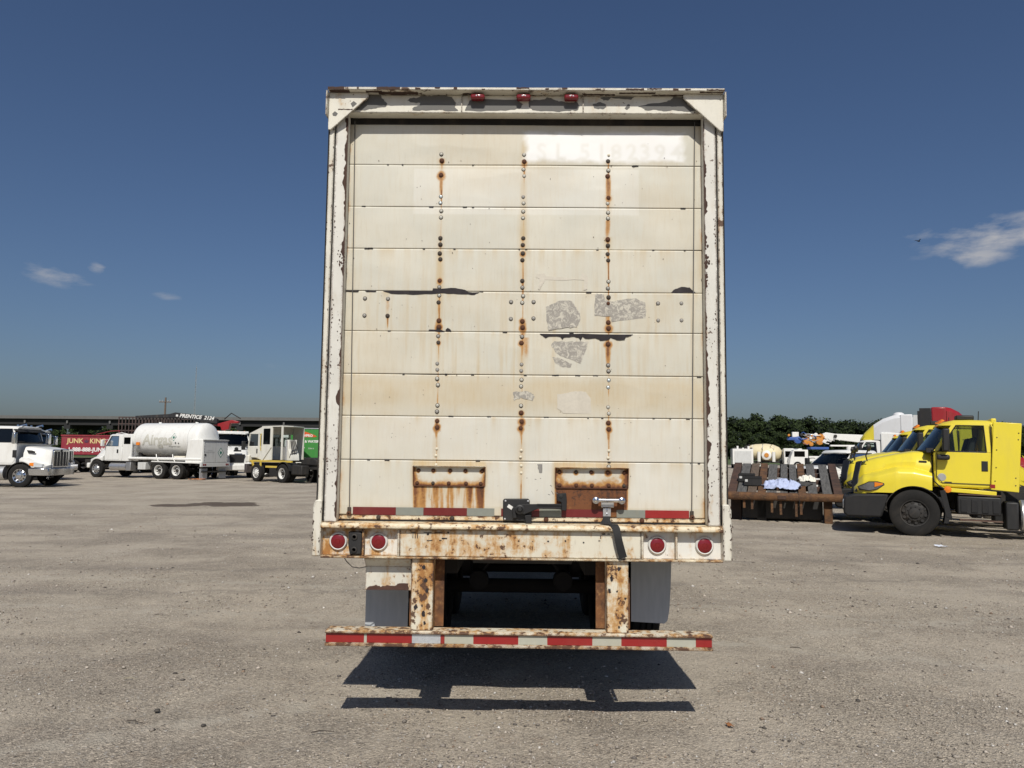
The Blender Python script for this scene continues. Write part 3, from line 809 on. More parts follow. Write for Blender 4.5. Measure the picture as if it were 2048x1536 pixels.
BOLTM = {'w': paint('bolt_white', (.44, .43, .38), .4, .1, 60, .3), 'z': paint('bolt_zinc', (.50, .56, .58), .35, .1, 60, .2, metal=.3), 'g': paint('bolt_grey', (.28, .27, .25), .5, .15, 60, .3),
         'd': paint('bolt_dark', (.035, .026, .02), .7, .3, 60, .3), 'r': paint('bolt_rust', (.075, .030, .016), .85, .4, 80, .5, (.16, .07, .03)), 's': paint('bolt_small', (.62, .57, .45), .5, .1, 60, .3)}
BOLTME = {}
for c, mm in BOLTM.items():
    r_ = {'s': .0078, 'r': .0125, 'd': .0115}.get(c, .0108)
    me = MB().lathe([(r_ * 1.32, .0), (r_ * 1.30, -.0022), (r_ * .98, -.003), (r_ * .96, -.0062), (r_ * .62, -.0085), (r_ * .05, -.0095)], (0, 0, 0), 'y', 12).mesh('bolt', mm, 40)
    if c in 'wzg':   # dark grimy ring round the painted heads
        me.materials.append(BOLTM['d'])
        for p in me.polygons:
            if max(math.hypot(me.vertices[i].co.x, me.vertices[i].co.z) for i in p.vertices) > r_ * .97: p.material_index = 1
    BOLTME[c] = me
for x, z, c in bolts:
    put('bolt', BOLTME[c], door, (x, -.0005, z), (0, random.uniform(0, 6), 0))

# ghost of the fleet number showing through the white overspray
GTRI = []
for ch, px in zip('SL5182394', (.113, .245, .406, .520, .618, .723, .812, .914, 1.022)):
    me = text_mesh(ch, .155, BOLTM['w'], 0, bold=.003); me.calc_loop_triangles()
    for t in me.loop_triangles:
        GTRI.append([(me.vertices[i].co.x + px, me.vertices[i].co.y + 3.775) for i in t.vertices])
    bpy.data.meshes.remove(me)
def ghost_mask(X, Z):
    g = np.zeros_like(X)
    if Z.max() < 3.7: return g
    for a, b_, c in GTRI:
        d1 = (X - b_[0]) * (a[1] - b_[1]) - (a[0] - b_[0]) * (Z - b_[1]); d2 = (X - c[0]) * (b_[1] - c[1]) - (b_[0] - c[0]) * (Z - c[1]); d3 = (X - a[0]) * (c[1] - a[1]) - (c[0] - a[0]) * (Z - a[1])
        g[((d1 <= 0) & (d2 <= 0) & (d3 <= 0)) | ((d1 >= 0) & (d2 >= 0) & (d3 >= 0))] = 1
    for k in range(2): g = (g + np.roll(g, 1, 0) + np.roll(g, -1, 0) + np.roll(g, 1, 1) + np.roll(g, -1, 1)) / 5
    return g * (.4 + .9 * vnoise(X * 9, Z * 9, 66, 3))
def door_field(X, Z):
    """rust, stain and clean masks of the door skin, in metres"""
    rust = np.zeros_like(X); stain = np.zeros_like(X); clean = np.zeros_like(X)
    wob = (vnoise(X * 25, Z * 9, 31, 3) - .5) * .010
    for x, z, c in bolts:
        s = {'r': 1.0, 'd': .72, 'g': .28, 's': .35, 'w': .16, 'z': .10}[c] * random.uniform(.6, 1.15)
        big = 1.5 if c == 'r' else 1.0
        dx = X - x + wob; dz = Z - z
        big *= random.uniform(.6, 1.15)
        d2 = (dx / (.0115 * big)) ** 2 + ((dz + .004) / (.013 * big)) ** 2
        rust = np.maximum(rust, s * np.exp(-d2 * .5) * (.45 + .9 * vnoise(X * 70 + x * 9, Z * 50, 39, 3)))
        ln = random.uniform(.05, .20) * (1.5 if c in 'rd' else .8)
        run = np.clip(-dz / ln, 0, 1.2); fall = np.where((dz < 0) & (dz > -ln * 1.3), np.exp(-2.0 * run), 0)
        wd = .0042 + .006 * (c == 'r') * random.random()
        rust = np.maximum(rust, .62 * s * fall * np.exp(-(dx / wd) ** 2))
        stain = np.maximum(stain, .8 * s * np.where(dz < .02, np.exp(-2.2 * np.clip(-dz / (ln * 1.5), 0, 3)), 0) * np.exp(-(dx / (wd * 3.2)) ** 2))
    for ci, cx in enumerate(COLX):
        seam = np.exp(-((X - cx - .001) / .0032) ** 2)
        rust = np.maximum(rust, seam * (.30 + 1.15 * np.clip(vnoise(X * 3, Z * 6 + ci * 7, 33, 3) - .38, 0, 1) * 2) * (Z < 3.7))
        stain = np.maximum(stain, np.exp(-((X - cx) / .028) ** 2) * np.clip(vnoise(X * 2, Z * 3 + ci * 5, 34, 3) - .30, 0, 1) * 1.5)
    # specific runs seen on the door
    for x, z0, z1, wd, a in ((-.563, 3.60, 3.44, .012, .55), (.563, 3.61, 3.37, .016, .75), (-.563, 1.93, 1.83, .010, .9), (-.007, 1.93, 1.83, .010, .9), (.563, 1.90, 1.80, .008, .8),
                             (.020, 2.50, 2.36, .022, .45), (.563, 2.47, 2.30, .016, .75), (.563, 2.73, 2.58, .018, .55), (.0, 2.60, 2.50, .02, .6), (-.563, 2.60, 2.53, .022, .6), (.560, 3.30, 3.16, .016, .6),
                             (-.885 * K, 2.63, 2.55, .006, .6), (-.885 * K, 2.74, 2.65, .02, .25), (-.563, 2.745, 2.62, .009, .5)):
        m_ = ((Z < z0 + .01) & (Z > z1)) * np.exp(-((X - x + wob) / wd) ** 2) * (.55 + .6 * vnoise(X * 60, Z * 8, 36, 2)) * np.clip((Z - z1) / (z0 - z1 + .001) * 1.3 + .25, 0, 1)
        rust = np.maximum(rust, a * m_)
    # grime and rust creeping in from the track at both edges
    ed = np.clip((np.abs(X) - 1.125) / .085, 0, 1)
    rust = np.maximum(rust, ed ** 2 * np.clip(vnoise(X * 9, Z * 5, 37, 4) * 1.6 - .5, 0, 1) * .8)
    stain = np.maximum(stain, ed * np.clip(vnoise(X * 6, Z * 3, 38, 3) * 1.5 - .35, 0, 1) * .8)
    # seams along the side cables
    for cx0, cx1 in ((-1.158, -1.122), (1.147, 1.103)):
        cx = cx0 + (cx1 - cx0) * np.clip((3.8 - Z) / 2.4, 0, 1)
        stain = np.maximum(stain, np.exp(-((X - cx) / .010) ** 2) * .35)
    # under the two step plates: sheets of rust
    for xa, xb, top, a, sd in ((-.702, -.246, 1.560, .95, 41), (.222, .684, 1.556, 1.0, 42)):
        inx = np.clip(np.minimum(X - xa + .012, xb + .012 - X) / .02, 0, 1)
        below = np.clip((top - Z) / .012, 0, 1)
        runs = vnoise(X * 42, Z * 3.2, sd, 4, .6)
        sidew = np.exp(-((X - xa - .01) / .03) ** 2) + np.exp(-((X - xb + .01) / .03) ** 2)
        body = below * inx * (np.clip(runs * 1.7 - .42, .12, 1) * .85 + .55 * sidew) * np.clip(1.15 - (top - Z) / .42, .35, 1) * a
        rust = np.maximum(rust, body)
        if sd == 42: rust = np.maximum(rust, below * inx * (.62 + .45 * runs) * np.clip(1.25 - (top - Z) / .42, .4, 1))
        halo = np.exp(-((np.clip(np.maximum(xa - X, X - xb), 0, 1)) / .022) ** 2) * (Z < 1.70) * np.clip((Z - 1.36) / .2, .3, 1)
        stain = np.maximum(stain, halo * (.6 + .6 * runs) * a)
    # drip marks under every panel joint and yellowing of the lower middle
    drip = vnoise(X * 34, Z * 1.1, 51, 4, .62)
    stain = np.maximum(stain, np.clip(drip - .50, 0, 1) * 1.5 * np.clip((3.25 - Z) / .6, 0, 1) * np.clip((Z - 1.72) / .3, .25, 1))
    for zj in ROWS[3:9]:
        dz = zj - Z
        stain = np.maximum(stain, np.where(dz > 0, np.exp(-dz / .07), 0) * np.clip(vnoise(X * 26, Z * 2 + zj, 52, 3) - .42, 0, 1) * 1.6)
    stain = np.maximum(stain, np.clip((Z - 1.96) / .12, 0, 1) * np.clip((2.30 - Z) / .1, 0, 1) * (.22 + .4 * vnoise(X * 8, Z * 8, 53, 5)))
    stain = np.maximum(stain, np.clip(vnoise(X * 2.2, Z * 2.2, 54, 5) - .48, 0, 1) * 1.0)
    stain = np.maximum(stain, np.clip((1.46 - Z) / .12, 0, 1) * np.clip(vnoise(X * 14, Z * 4, 55, 4) - .35, 0, 1) * 1.1)
    # cleaner rectangle left by a removed decal, and white overspray at the top right
    dec = np.clip(np.minimum(np.minimum(X + .752, .770 - X), np.minimum(Z - zk(3.306), 3.66 - Z)) / .004, 0, 1)
    clean = np.maximum(clean, dec * .17)
    clean = np.maximum(clean, ((Z < ROWS[7]) & (Z > 1.40)) * .35 * vnoise(X * 1.5, Z * 2, 63, 3))
    rg = vnoise(X * 16, Z * 20, 61, 4)
    spray = np.clip(np.minimum(np.minimum(X + .02, 1.09 - X) / .05, np.minimum(Z - (zk(3.668) - .010), 3.93 - Z) / .035) + (rg - .5) * 1.2, 0, 1)
    clean = np.maximum(clean, spray)
    stain = stain * (1 - .75 * clean); rust = rust * (1 - .8 * spray)
    clean = clean * (1 - .40 * ghost_mask(X, Z))
    return np.clip(rust, 0, 1), np.clip(stain, 0, 1), np.clip(clean, 0, 1)

b = NB('door_skin')
rs_, st_, cl_ = b.sep(b.attr('wear'))[0], b.sep(b.attr('wear'))[1], b.sep(b.attr('wear'))[2]
n1 = b.noise(2.4, 5); n2 = b.noise(45, 5, .65); n3 = b.noise(160, 4, .7); vs = b.noise(60, 5, .6, b.coords((1, 1, .10)))
c = b.mix(b.step(n1, .3, .7), (.60, .57, .478), (.545, .53, .455))
c = b.mix(b.math('MULTIPLY', b.step(vs, .46, .72), .38), c, (.53, .48, .37))
vs2 = b.noise(120, 5, .65, b.coords((1, 1, .05), (3, 0, 1)))
c = b.mix(b.math('MULTIPLY', b.step(vs2, .56, .74), .30), c, (.42, .38, .30))
c = b.mix(b.math('MULTIPLY', b.step(n2, .56, .74), .32), c, (.49, .455, .37))
c = b.mix(cl_, c, b.mix(n1, (.78, .78, .76), (.83, .835, .835)))
sm = b.math('MULTIPLY', st_, b.math('ADD', .65, b.math('MULTIPLY', vs, .7)), clamp=True)
c = b.mix(b.math('MULTIPLY', sm, .85), c, (.47, .33, .14))
rr_ = b.math('ADD', rs_, b.math('MULTIPLY', b.math('SUBTRACT', n2, .5), b.math('MULTIPLY', rs_, .9)))
rr_ = b.math('ADD', rr_, b.math('MULTIPLY', b.math('SUBTRACT', n3, .5), b.math('MULTIPLY', rs_, .5)))
c = b.mix(b.step(rr_, .08, .40), c, (.42, .215, .062))
c = b.mix(b.step(rr_, .34, .70), c, (.155, .054, .016))
c = b.mix(b.step(rr_, .78, 1.05), c, (.05, .022, .012))
sp = b.math('MULTIPLY', b.step(n3, .70, .76), .5)
c = b.mix(sp, c, (.33, .28, .2))
b.col(c); b.rough(b.math('ADD', .42, b.math('MULTIPLY', rs_, .4)))
b.bump(b.math('ADD', b.math('MULTIPLY', n1, 2.0), b.math('MULTIPLY', n3, .12)), .25, .004)
SKIN = b.m
for r_ in range(9):
    zt, zb_ = ROWS[r_] - .0017, ROWS[r_ + 1] + .0017
    xs = np.linspace(-1.232, 1.232, 360); zs = np.linspace(zb_, zt, max(4, int((zt - zb_) / .0068))); zs = np.concatenate([[zb_ + .0001], zs, [zt - .0001]])
    X, Z = np.meshgrid(xs, zs)
    ru, st, cl = door_field(X, Z)
    bow = .0022 * np.sin((Z - zb_) / (zt - zb_) * math.pi) + .010 * (vnoise(X * 1.8 + r_ * 9, Z * 3.5, 71, 3) - .5)
    Yp = -np.clip(bow, -.004, .0030)
    # turn the top and bottom edges back into the door
    Yp[0, :] = .028; Yp[-1, :] = .028
    A = np.stack([ru, st, cl, np.ones_like(ru)], -1)
    put('panel', grid_mesh('panel', X, Yp, Z, SKIN, {'wear': A}), door)
MB().box(-1.235, 1.235, .03, .045, 1.33, ROWS[0] + .01).build('door_backing', INNER, door)
# crumbling edges along the panel joints
m = MB()
for zj in ROWS[1:9]:
    x = -1.20
    while x < 1.2:
        x += random.expovariate(1 / .42); l = random.uniform(.006, .035); h = random.uniform(.0018, .0042)
        if x + l > 1.21: break
        up = random.random() < .5
        pts = rag(x, x + l, zj - (h if not up else .002), zj + (h if up else .002), .0009, max(.005, l / 5))
        m.poly(pts, -.0046, .003)
tag(m.build('crumbled_joints', DARKPEEL, door), kind='stuff')
m = MB()
for k in range(150):
    x = random.uniform(-1.18, 1.18); z = random.uniform(1.42, 3.85); q = random.uniform(.0012, .0028)
    m.poly([(x + q * random.uniform(.5, 1.2) * math.cos(i * 1.05), z + q * random.uniform(.5, 1.8) * math.sin(i * 1.05)) for i in range(6)], -.0040, .002)
tag(m.build('dirt_specks', BROWN, door), kind='stuff')
# bottom rail and seal
MB().box(-1.225, 1.225, -.006, .03, zk(1.316), zk(1.3425)).build('bottom_rail', W_LEDGE, door, bevel=.003)
MB().box(-1.225, 1.225, -.002, .03, zk(1.290), zk(1.315)).build('bottom_seal', DARKP, door)
for x in (-.93, -.45, .16, .78): put('bolt', BOLTME['d' if x < 0 else 'r'], door, (x, -.0062, zk(1.329)))
# lift cables in their grooves at both sides
for s, xa, xb in ((-1, -1.160, -1.121), (1, 1.147, 1.102)):
    cb = MB().tube([(xa, -.006, 3.99), ((xa + xb) / 2, -.007, 2.7), (xb, -.008, 1.375)], .0032, 6).build('lift_cable', paint('cable', (.10, .10, .10), .5, .2, 30, .3), door)
    MB().lathe([(.004, 0), (.016, -.004), (.016, -.014), (.005, -.018)], (xb, -.008, 1.345), 'y', 10).build('cable_anchor', BOLTM['r'], cb)
    MB().box(xb - .012, xb + .012, -.016, -.004, 1.330, 1.385).build('anchor_bracket', BOLTM['d'], cb, bevel=.003)
# torn skin showing the dark core
PEELS = [[(-0.938,2.815),(-0.607,2.817),(-0.606,2.836),(-0.545,2.834),(-0.454,2.839),(-0.391,2.827),(-0.37,2.813),(-0.294,2.812),(-0.328,2.793),(-0.391,2.796),(-0.467,2.8),(-0.53,2.803),(-0.614,2.797),(-0.739,2.791),(-0.885,2.797)],
 [(-1.204,2.819),(-1.102,2.82),(-1.105,2.809),(-1.186,2.812)], [(-1.06,2.819),(-0.984,2.817),(-0.987,2.809),(-1.046,2.809)],
 [(-0.629,2.546),(-0.623,2.558),(-0.577,2.557),(-0.567,2.578),(-0.553,2.561),(-0.522,2.542)], [(-0.515,2.545),(-0.513,2.561),(-0.499,2.57),(-0.484,2.559),(-0.477,2.542)],
 [(0.98,2.819),(1.008,2.844),(1.05,2.859),(1.105,2.853),(1.126,2.831),(1.146,2.818)],
 [(0.11,2.536),(0.393,2.539),(0.727,2.537),(0.703,2.526),(0.679,2.519),(0.672,2.499),(0.62,2.498),(0.579,2.515),(0.559,2.497),(0.51,2.493),(0.479,2.51),(0.414,2.506),(0.393,2.52),(0.379,2.492),(0.366,2.513),(0.324,2.519),(0.269,2.512),(0.262,2.498),(0.245,2.517),(0.172,2.518),(0.148,2.507),(0.127,2.525)]]
def rough_outline(pts, j, n=3):
    q = []
    for i, p in enumerate(pts):
        a = pts[(i + 1) % len(pts)]
        for k in range(n):
            t = k / n; jj = j if k else 0
            q.append((p[0] + (a[0] - p[0]) * t + random.uniform(-jj, jj), p[1] + (a[1] - p[1]) * t + random.uniform(-jj, jj)))
    return q
for p in PEELS: MB().poly(rough_outline(p, .0025), -.0042, .004).build('torn_patch', DARKPEEL, door)
RES = [[(0.147,2.717),(0.233,2.759),(0.32,2.761),(0.344,2.719),(0.372,2.684),(0.376,2.624),(0.355,2.582),(0.276,2.578),(0.169,2.558),(0.154,2.626)],
 [(0.475,2.806),(0.531,2.805),(0.545,2.77),(0.6,2.756),(0.669,2.771),(0.738,2.782),(0.807,2.751),(0.814,2.702),(0.81,2.646),(0.586,2.619),(0.579,2.658),(0.472,2.66)],
 [(0.207,2.488),(0.31,2.486),(0.366,2.485),(0.431,2.484),(0.414,2.426),(0.38,2.339),(0.283,2.376),(0.214,2.41),(0.187,2.459)],
 [(0.194,2.379),(0.242,2.376),(0.29,2.352),(0.325,2.335),(0.311,2.313),(0.256,2.317),(0.215,2.341)],
 [(0.227,2.135),(0.351,2.157),(0.414,2.154),(0.45,2.101),(0.45,2.009),(0.266,2.011),(0.227,2.043)],
 [(-0.063,2.146),(0.016,2.154),(0.058,2.144),(0.079,2.119),(0.065,2.09),(-0.013,2.111),(-0.055,2.089)],
 [(0.1,1.676),(0.133,1.676),(0.132,1.62),(0.111,1.62)],
 [(0.086,2.939),(0.142,2.941),(0.145,2.925),(0.378,2.906),(0.392,2.948),(0.427,2.924),(0.423,2.839),(0.399,2.832),(0.403,2.899),(0.142,2.9),(0.108,2.832),(0.098,2.832),(0.104,2.907),(0.083,2.914)]]
RESF = paint('faded_sticker_residue', (.56, .52, .44), .7, .12, 60, .5, (.45, .41, .34))
RES6 = paint('grey_scuff', (.16, .155, .15), .7, .2, 60, .5, (.4, .38, .33))
for i, p in enumerate(RES):
    MB().poly(rough_outline(p, .004, 4), -.0036, .003).build('sticker_residue', RES6 if i == 6 else RESF if i in (4, 7) else RESIDUE, door)
# step plates (bent sheet) bolted to the lowest panel
STEPL = weathered('step_plate_paint', base=(.66, .62, .50), rust=.6, chip=.30, grime=.5, seed=31)
STEPR = weathered('step_plate_paint_rusted', base=(.66, .62, .50), rust=1.25, chip=.55, grime=.6, seed=37)
for xa, xb, zt, zb_, mm in ((-.705, -.242, 1.658, 1.531, STEPL), (.220, .688, 1.658, 1.527, STEPR)):
    pl = MB().box(xa, xb, -.0075, .0, zb_, zt - .006).build('step_plate', mm, door)
    PX, PZ = np.meshgrid(np.linspace(xa, xb, 110), np.linspace(zb_, zt - .008, 34))
    hv = 1.0 if xa > 0 else .30
    nn = vnoise(PX * 30, PZ * 26, 81 if xa > 0 else 82, 4, .6)
    pr = np.exp(-(PZ - zb_) / (.016 + .022 * hv * nn)) + np.exp(-np.minimum(PX - xa, xb - PX) / (.010 + .03 * hv * nn)) * .9
    for k in range(5):
        bx = xa + .028 + k * (xb - xa - .05) / 4
        for bz in (zt - .030, zb_ + .014): pr = np.maximum(pr, np.exp(-((PX - bx) ** 2 + (PZ - bz + .006) ** 2) / (.012 + .016 * hv * random.random()) ** 2) * 1.0)
    pr = np.clip(pr * (.45 + 1.0 * nn), 0, 1)
    pr = pr * (1.0 if xa > 0 else .8)
    PA = np.stack([pr, np.clip(pr * 1.3 + .5 * (nn - .45), 0, 1), np.full_like(pr, .1), np.ones_like(pr)], -1)
    put('plate_face', grid_mesh('plate_face', PX, np.full_like(PX, -.0082), PZ, SKIN, {'wear': PA}), pl)
    MB().prism([(-.042, zt), (-.042, zt - .005), (.0, zt - .012), (.0, zt)], 'x', xa - .002, xb + .002).build('lip', mm, pl, bevel=.002)
    for xx in (xa - .0055, xb + .0005): MB().prism([(-.040, zt - .004), (-.0005, zt - .004), (-.0005, zb_), (-.010, zb_)], 'x', xx, xx + .005).build('cheek', W_RUSTUP, pl)
    MB().box(xa, xb, -.012, -.0005, zb_ - .006, zb_).build('lower_edge', BOLTM['r'], pl)
    for k in range(5):
        xx = xa + .028 + k * (xb - xa - .05) / 4
        for z in (zt - .030, zb_ + .014): put('bolt', BOLTME['r' if random.random() < .75 else 'd'], pl, (xx + random.uniform(-.006, .006), -.0085, z)).scale = (.8, 1, .8)
# reflective tape on the door
def tape(name, mat, x0, x1, z0, z1, parent, y0, y1): return MB().box(x0, x1, y0, y1, z0, z1).build(name, mat, parent)
for x0, x1, mm in ((-1.075, -.80, TAPED), (-.80, -.624, TAPEG), (-.624, -.347, TAPED), (-.347, -.172, TAPEG), (-.13, .114, TAPED), (.114, .254, TAPEG), (.254, .53, TAPED), (.603, .784, TAPEG), (.784, 1.062, TAPER)):
    tape('reflective_tape', mm, x0 * K + .0004, x1 * K - .0004, zk(1.3455), zk(1.394), door, -.0052, -.0008)
# latch (black casting with lever)
latch = MB().poly([(-0.121,1.441),(-0.112,1.451),(0.043,1.453),(0.054,1.439),(0.052,1.418),(0.066,1.416),(0.067,1.299),(0.026,1.294),(0.017,1.308),(-0.11,1.309),(-0.12,1.32)], -.030, -.007).build('latch', BLACKP, door, bevel=.005)
MB().poly([(-0.02,1.411),(0.002,1.419),(0.084,1.421),(0.255,1.425),(0.256,1.391),(0.106,1.391),(0.021,1.355),(-0.015,1.359),(-0.034,1.381)], -.066, -.046).build('lever', DARKP, latch, bevel=.004)
MB().box(.10, .255, -.072, -.067, 1.414, 1.424).build('lever_rib', BLACKP, latch)
MB().poly([(0.228,1.487),(0.287,1.492),(0.292,1.443),(0.29,1.38),(0.256,1.382),(0.256,1.433),(0.231,1.442)], -.055, -.008).build('keeper', DARKP, latch, bevel=.004)
MB().lathe([(.030, 0), (.030, -.012), (.020, -.016), (.018, -.012), (.010, -.020), (.002, -.020)], (-.011, -.055, 1.386), 'y', 18).build('pivot', BLACKP, latch, smooth=40)
MB().poly([(-.060, 1.395), (-.035, 1.400), (-.030, 1.330), (-.055, 1.325)], -.050, -.030).build('hook', DARKP, latch, bevel=.004)
MB().poly([(.020, 1.350), (.062, 1.350), (.066, 1.296), (.028, 1.293)], -.056, -.031).build('hook', DARKP, latch, bevel=.004)
for x, z in ((-.104, 1.437), (.042, 1.437), (-.107, 1.322)): MB().lathe([(.007, 0), (.006, -.004), (.001, -.005)], (x, -.030, z), 'y', 10).build('rivet', ALU, latch)
o = MB().box(-.017, .017, -.033, -.0305, -.011, .011).build('sticker', WHITE, latch); o.location = (-.074, 0, 1.399); o.rotation_euler = (0, R(32), 0)
MB().lathe([(.012, 0), (.012, -.004), (.002, -.005)], (.253, -.055, 1.474), 'y', 12).build('rivet', FRAME, latch)
# chrome grab handle with strap
hnd = MB().cyl((.492, -.058, 1.450), (.628, -.058, 1.450), .0135, .0135, 16).build('grab_handle', CHROME, door, smooth=40)
for x in (.477, .643):
    MB().lathe([(.021, .052), (.024, 0), (.022, -.012), (.010, -.016), (.004, -.022), (.001, -.022)], (x, -.058, 1.449), 'y', 16).build('end_boss', CHROME, hnd, smooth=40)
MB().box(.515, .600, -.012, -.002, 1.400, 1.440).build('back_plate', ALU, hnd, bevel=.006)
MB().box(.527, .578, -.020, -.0125, 1.344, 1.398).build('strap_clamp', ALU, hnd, bevel=.002)
for z in (1.385, 1.360): MB().lathe([(.007, 0), (.005, -.005), (.001, -.006)], (.552, -.020, z), 'y', 10).build('rivet', CHROME, hnd)
STRAPM = paint('black_webbing', (.014, .014, .015), .75, .3, 90, .2, (.05, .05, .05))
sp_ = MB().loft([[(.528, -.016, 1.346), (.575, -.016, 1.346), (.575, -.019, 1.346), (.528, -.019, 1.346)], [(.522, -.03, 1.325), (.572, -.03, 1.325), (.572, -.033, 1.325), (.522, -.033, 1.325)],
                [(.500, -.065, 1.300), (.580, -.065, 1.302), (.580, -.068, 1.302), (.500, -.068, 1.300)]]).build('strap', STRAPM, door, smooth=60)
MB().loft([[(.505, -.060, 1.3005), (.574, -.060, 1.3005), (.574, -.056, 1.3005), (.505, -.056, 1.3005)], [(.555, -.125, 1.3015), (.610, -.120, 1.3015), (.610, -.117, 1.3045), (.555, -.121, 1.3045)],
           [(.572, -.158, 1.283), (.620, -.152, 1.281), (.620, -.149, 1.284), (.572, -.154, 1.286)], [(.586, -.160, 1.21), (.636, -.155, 1.205), (.636, -.151, 1.206), (.586, -.156, 1.211)],
           [(.602, -.150, 1.14), (.652, -.144, 1.15), (.652, -.140, 1.15), (.602, -.146, 1.14)], [(.616, -.140, 1.092), (.666, -.138, 1.104), (.666, -.134, 1.104), (.616, -.136, 1.092)]]).build('strap_tail', STRAPM, sp_, smooth=60)
for k in range(9):   # scuffed scratches beside the latch
    x = .06 + random.uniform(0, .2); z = 1.45 + random.uniform(0, .19); a = random.uniform(-1.1, -.3) if random.random() < .7 else random.uniform(.2, 1); l = random.uniform(.006, .028)
    MB().poly([(x, z), (x + l * math.cos(a), z + l * math.sin(a)), (x + l * math.cos(a) + .002, z + l * math.sin(a) + .003), (x + .002, z + .003)], -.0034, .002).build('scratch', PRIMER, door)

# ------------------------------------------------------------------ rear sill, tail lights
sill = tb('rear_sill', W_SILL, -.770, .757, 4.95, 5.05, 1.087, 1.256, .004)
MB().prism([(ty(4.915), 1.262), (ty(4.915), 1.280), (ty(4.93), 1.294), (ty(5.10), 1.296), (ty(5.10), 1.258), (ty(4.93), 1.258)], 'x', -1.272, 1.272).build('sill_ledge', W_LEDGE, trailer, bevel=.005)
MB().prism([(ty(4.938), 1.072), (ty(4.938), 1.085), (ty(5.06), 1.085), (ty(5.06), 1.072)], 'x', -1.272, 1.272).build('sill_lower_lip', W_LEDGE, trailer, bevel=.004)
for xa, xb, mid, mm, lights in ((-1.272, -.772, -1.005, W_BOXL, (-1.169, -.910)), (.759, 1.272, .981, W_BOXR, (.864, 1.164))):
    tp = tb('tail_light_panel', mm, xa, xb, 4.985, 4.995, 1.086, 1.257, None)
    tb('divider', W_LEDGE if mm is W_BOXL else W_SILL, mid - .007, mid + .007, 4.948, 4.984, 1.087, 1.2565, .002, tp)
    tb('divider', W_SILL, xa + (0 if xa > 0 else .486), xa + (.014 if xa > 0 else .5), 4.946, 4.984, 1.087, 1.2565, .002, tp)
    for lx in lights:
        c = (lx, ty(4.9848), 1.174)
        tl = MB().lathe([(.0585, .002), (.0585, -.010), (.052, -.018), (.046, -.016)], c, 'y', 32).build('tail_light', paint('grommet_white', (.66, .66, .63), .5, .05, 20, .2), trailer, smooth=40)
        MB().lathe([(.0465, -.010), (.0455, -.018), (.036, -.0235), (.018, -.0265), (.0005, -.0275)], c, 'y', 32).build('lens', REDLENS, tl, smooth=50)
        MB().lathe([(.016, -.0268), (.015, -.0282), (.0135, -.0270)], c, 'y', 20).build('lens_ring', REDLENS, tl)
# black junction box between the left lamps, with its loose wire
jb = MB().poly([(-1.098, 1.238), (-1.022, 1.236), (-1.012, 1.225), (-1.013, 1.095), (-1.088, 1.093), (-1.101, 1.165)], ty(4.945), ty(4.984)).build('junction_box', BLACKP, trailer, bevel=.010)
for z in (1.205, 1.125): MB().lathe([(.022, .004), (.020, -.006), (.012, -.008), (.010, .0), (.001, .0)], (-1.06, ty(4.945), z), 'y', 14).build('cap', FRAME, jb, smooth=40)
MB().tube([(-1.135, ty(5.0), 1.07), (-1.115, ty(4.99), 1.045), (-1.075, ty(4.98), 1.012), (-1.03, ty(4.98), 1.006), (-.99, ty(5.0), 1.012)], .003, 6).build('loose_wire', FRAME, trailer)
# stamped marks on the sill
for x, z, w_, h_ in ((-.70, 1.236, .03, .004), (-.62, 1.236, .05, .004), (-.55, 1.237, .05, .005), (-.47, 1.236, .012, .008), (-.60, 1.222, .014, .012), (-.69, 1.20, .004, .03), (-.675, 1.20, .004, .03), (-.66, 1.20, .003, .03), (-.505, 1.198, .034, .008),
                     (-.60, 1.186, .036, .005), (-.52, 1.187, .014, .005), (.51, 1.238, .022, .007), (.545, 1.238, .014, .006), (.50, 1.213, .005, .016), (.488, 1.196, .012, .006), (.165, 1.187, .012, .009), (.275, 1.190, .009, .010), (.39, 1.183, .01, .008), (-.02, 1.186, .008, .005), (.07, 1.187, .006, .004)):
    MB().poly(rough_outline([(x, z), (x + w_, z), (x + w_, z + h_), (x, z + h_)], .0014), ty(4.9478), ty(4.951)).build('paint_chip', DARKPEEL, sill)

# ------------------------------------------------------------------ underride guard
bump_ = tb('underride_bumper', W_BUMP, -1.226, 1.200, 4.958, 5.065, .536, .612, .003)
MB().prism([(ty(4.938), .608), (ty(4.938), .617), (ty(4.95), .625), (ty(5.07), .625), (ty(5.07), .613), (ty(4.957), .613), (ty(4.957), .606)], 'x', -1.228, 1.202).build('top_flange', W_BUMP, bump_, bevel=.004)
MB().prism([(ty(4.936), .530), (ty(4.936), .546), (ty(4.957), .548), (ty(5.06), .535), (ty(5.06), .528)], 'x', -1.228, 1.202).build('bottom_flange', W_BUMP, bump_, bevel=.005)
xs_ = [-1.225, -.983, -.966, -.681, -.501, -.476, -.295, -.012, .169, .452, .633, .917, 1.098, 1.199]
for i, mm in enumerate((TAPER, TAPEW, TAPER, TAPES, TAPER, TAPEW, TAPER, TAPEW, TAPER, TAPEW, TAPER, TAPEW, TAPER)):
    tape('reflective_tape', mm, xs_[i] + .0006, xs_[i + 1] - .0006, .550, .604, bump_, ty(4.9545), ty(4.9575))
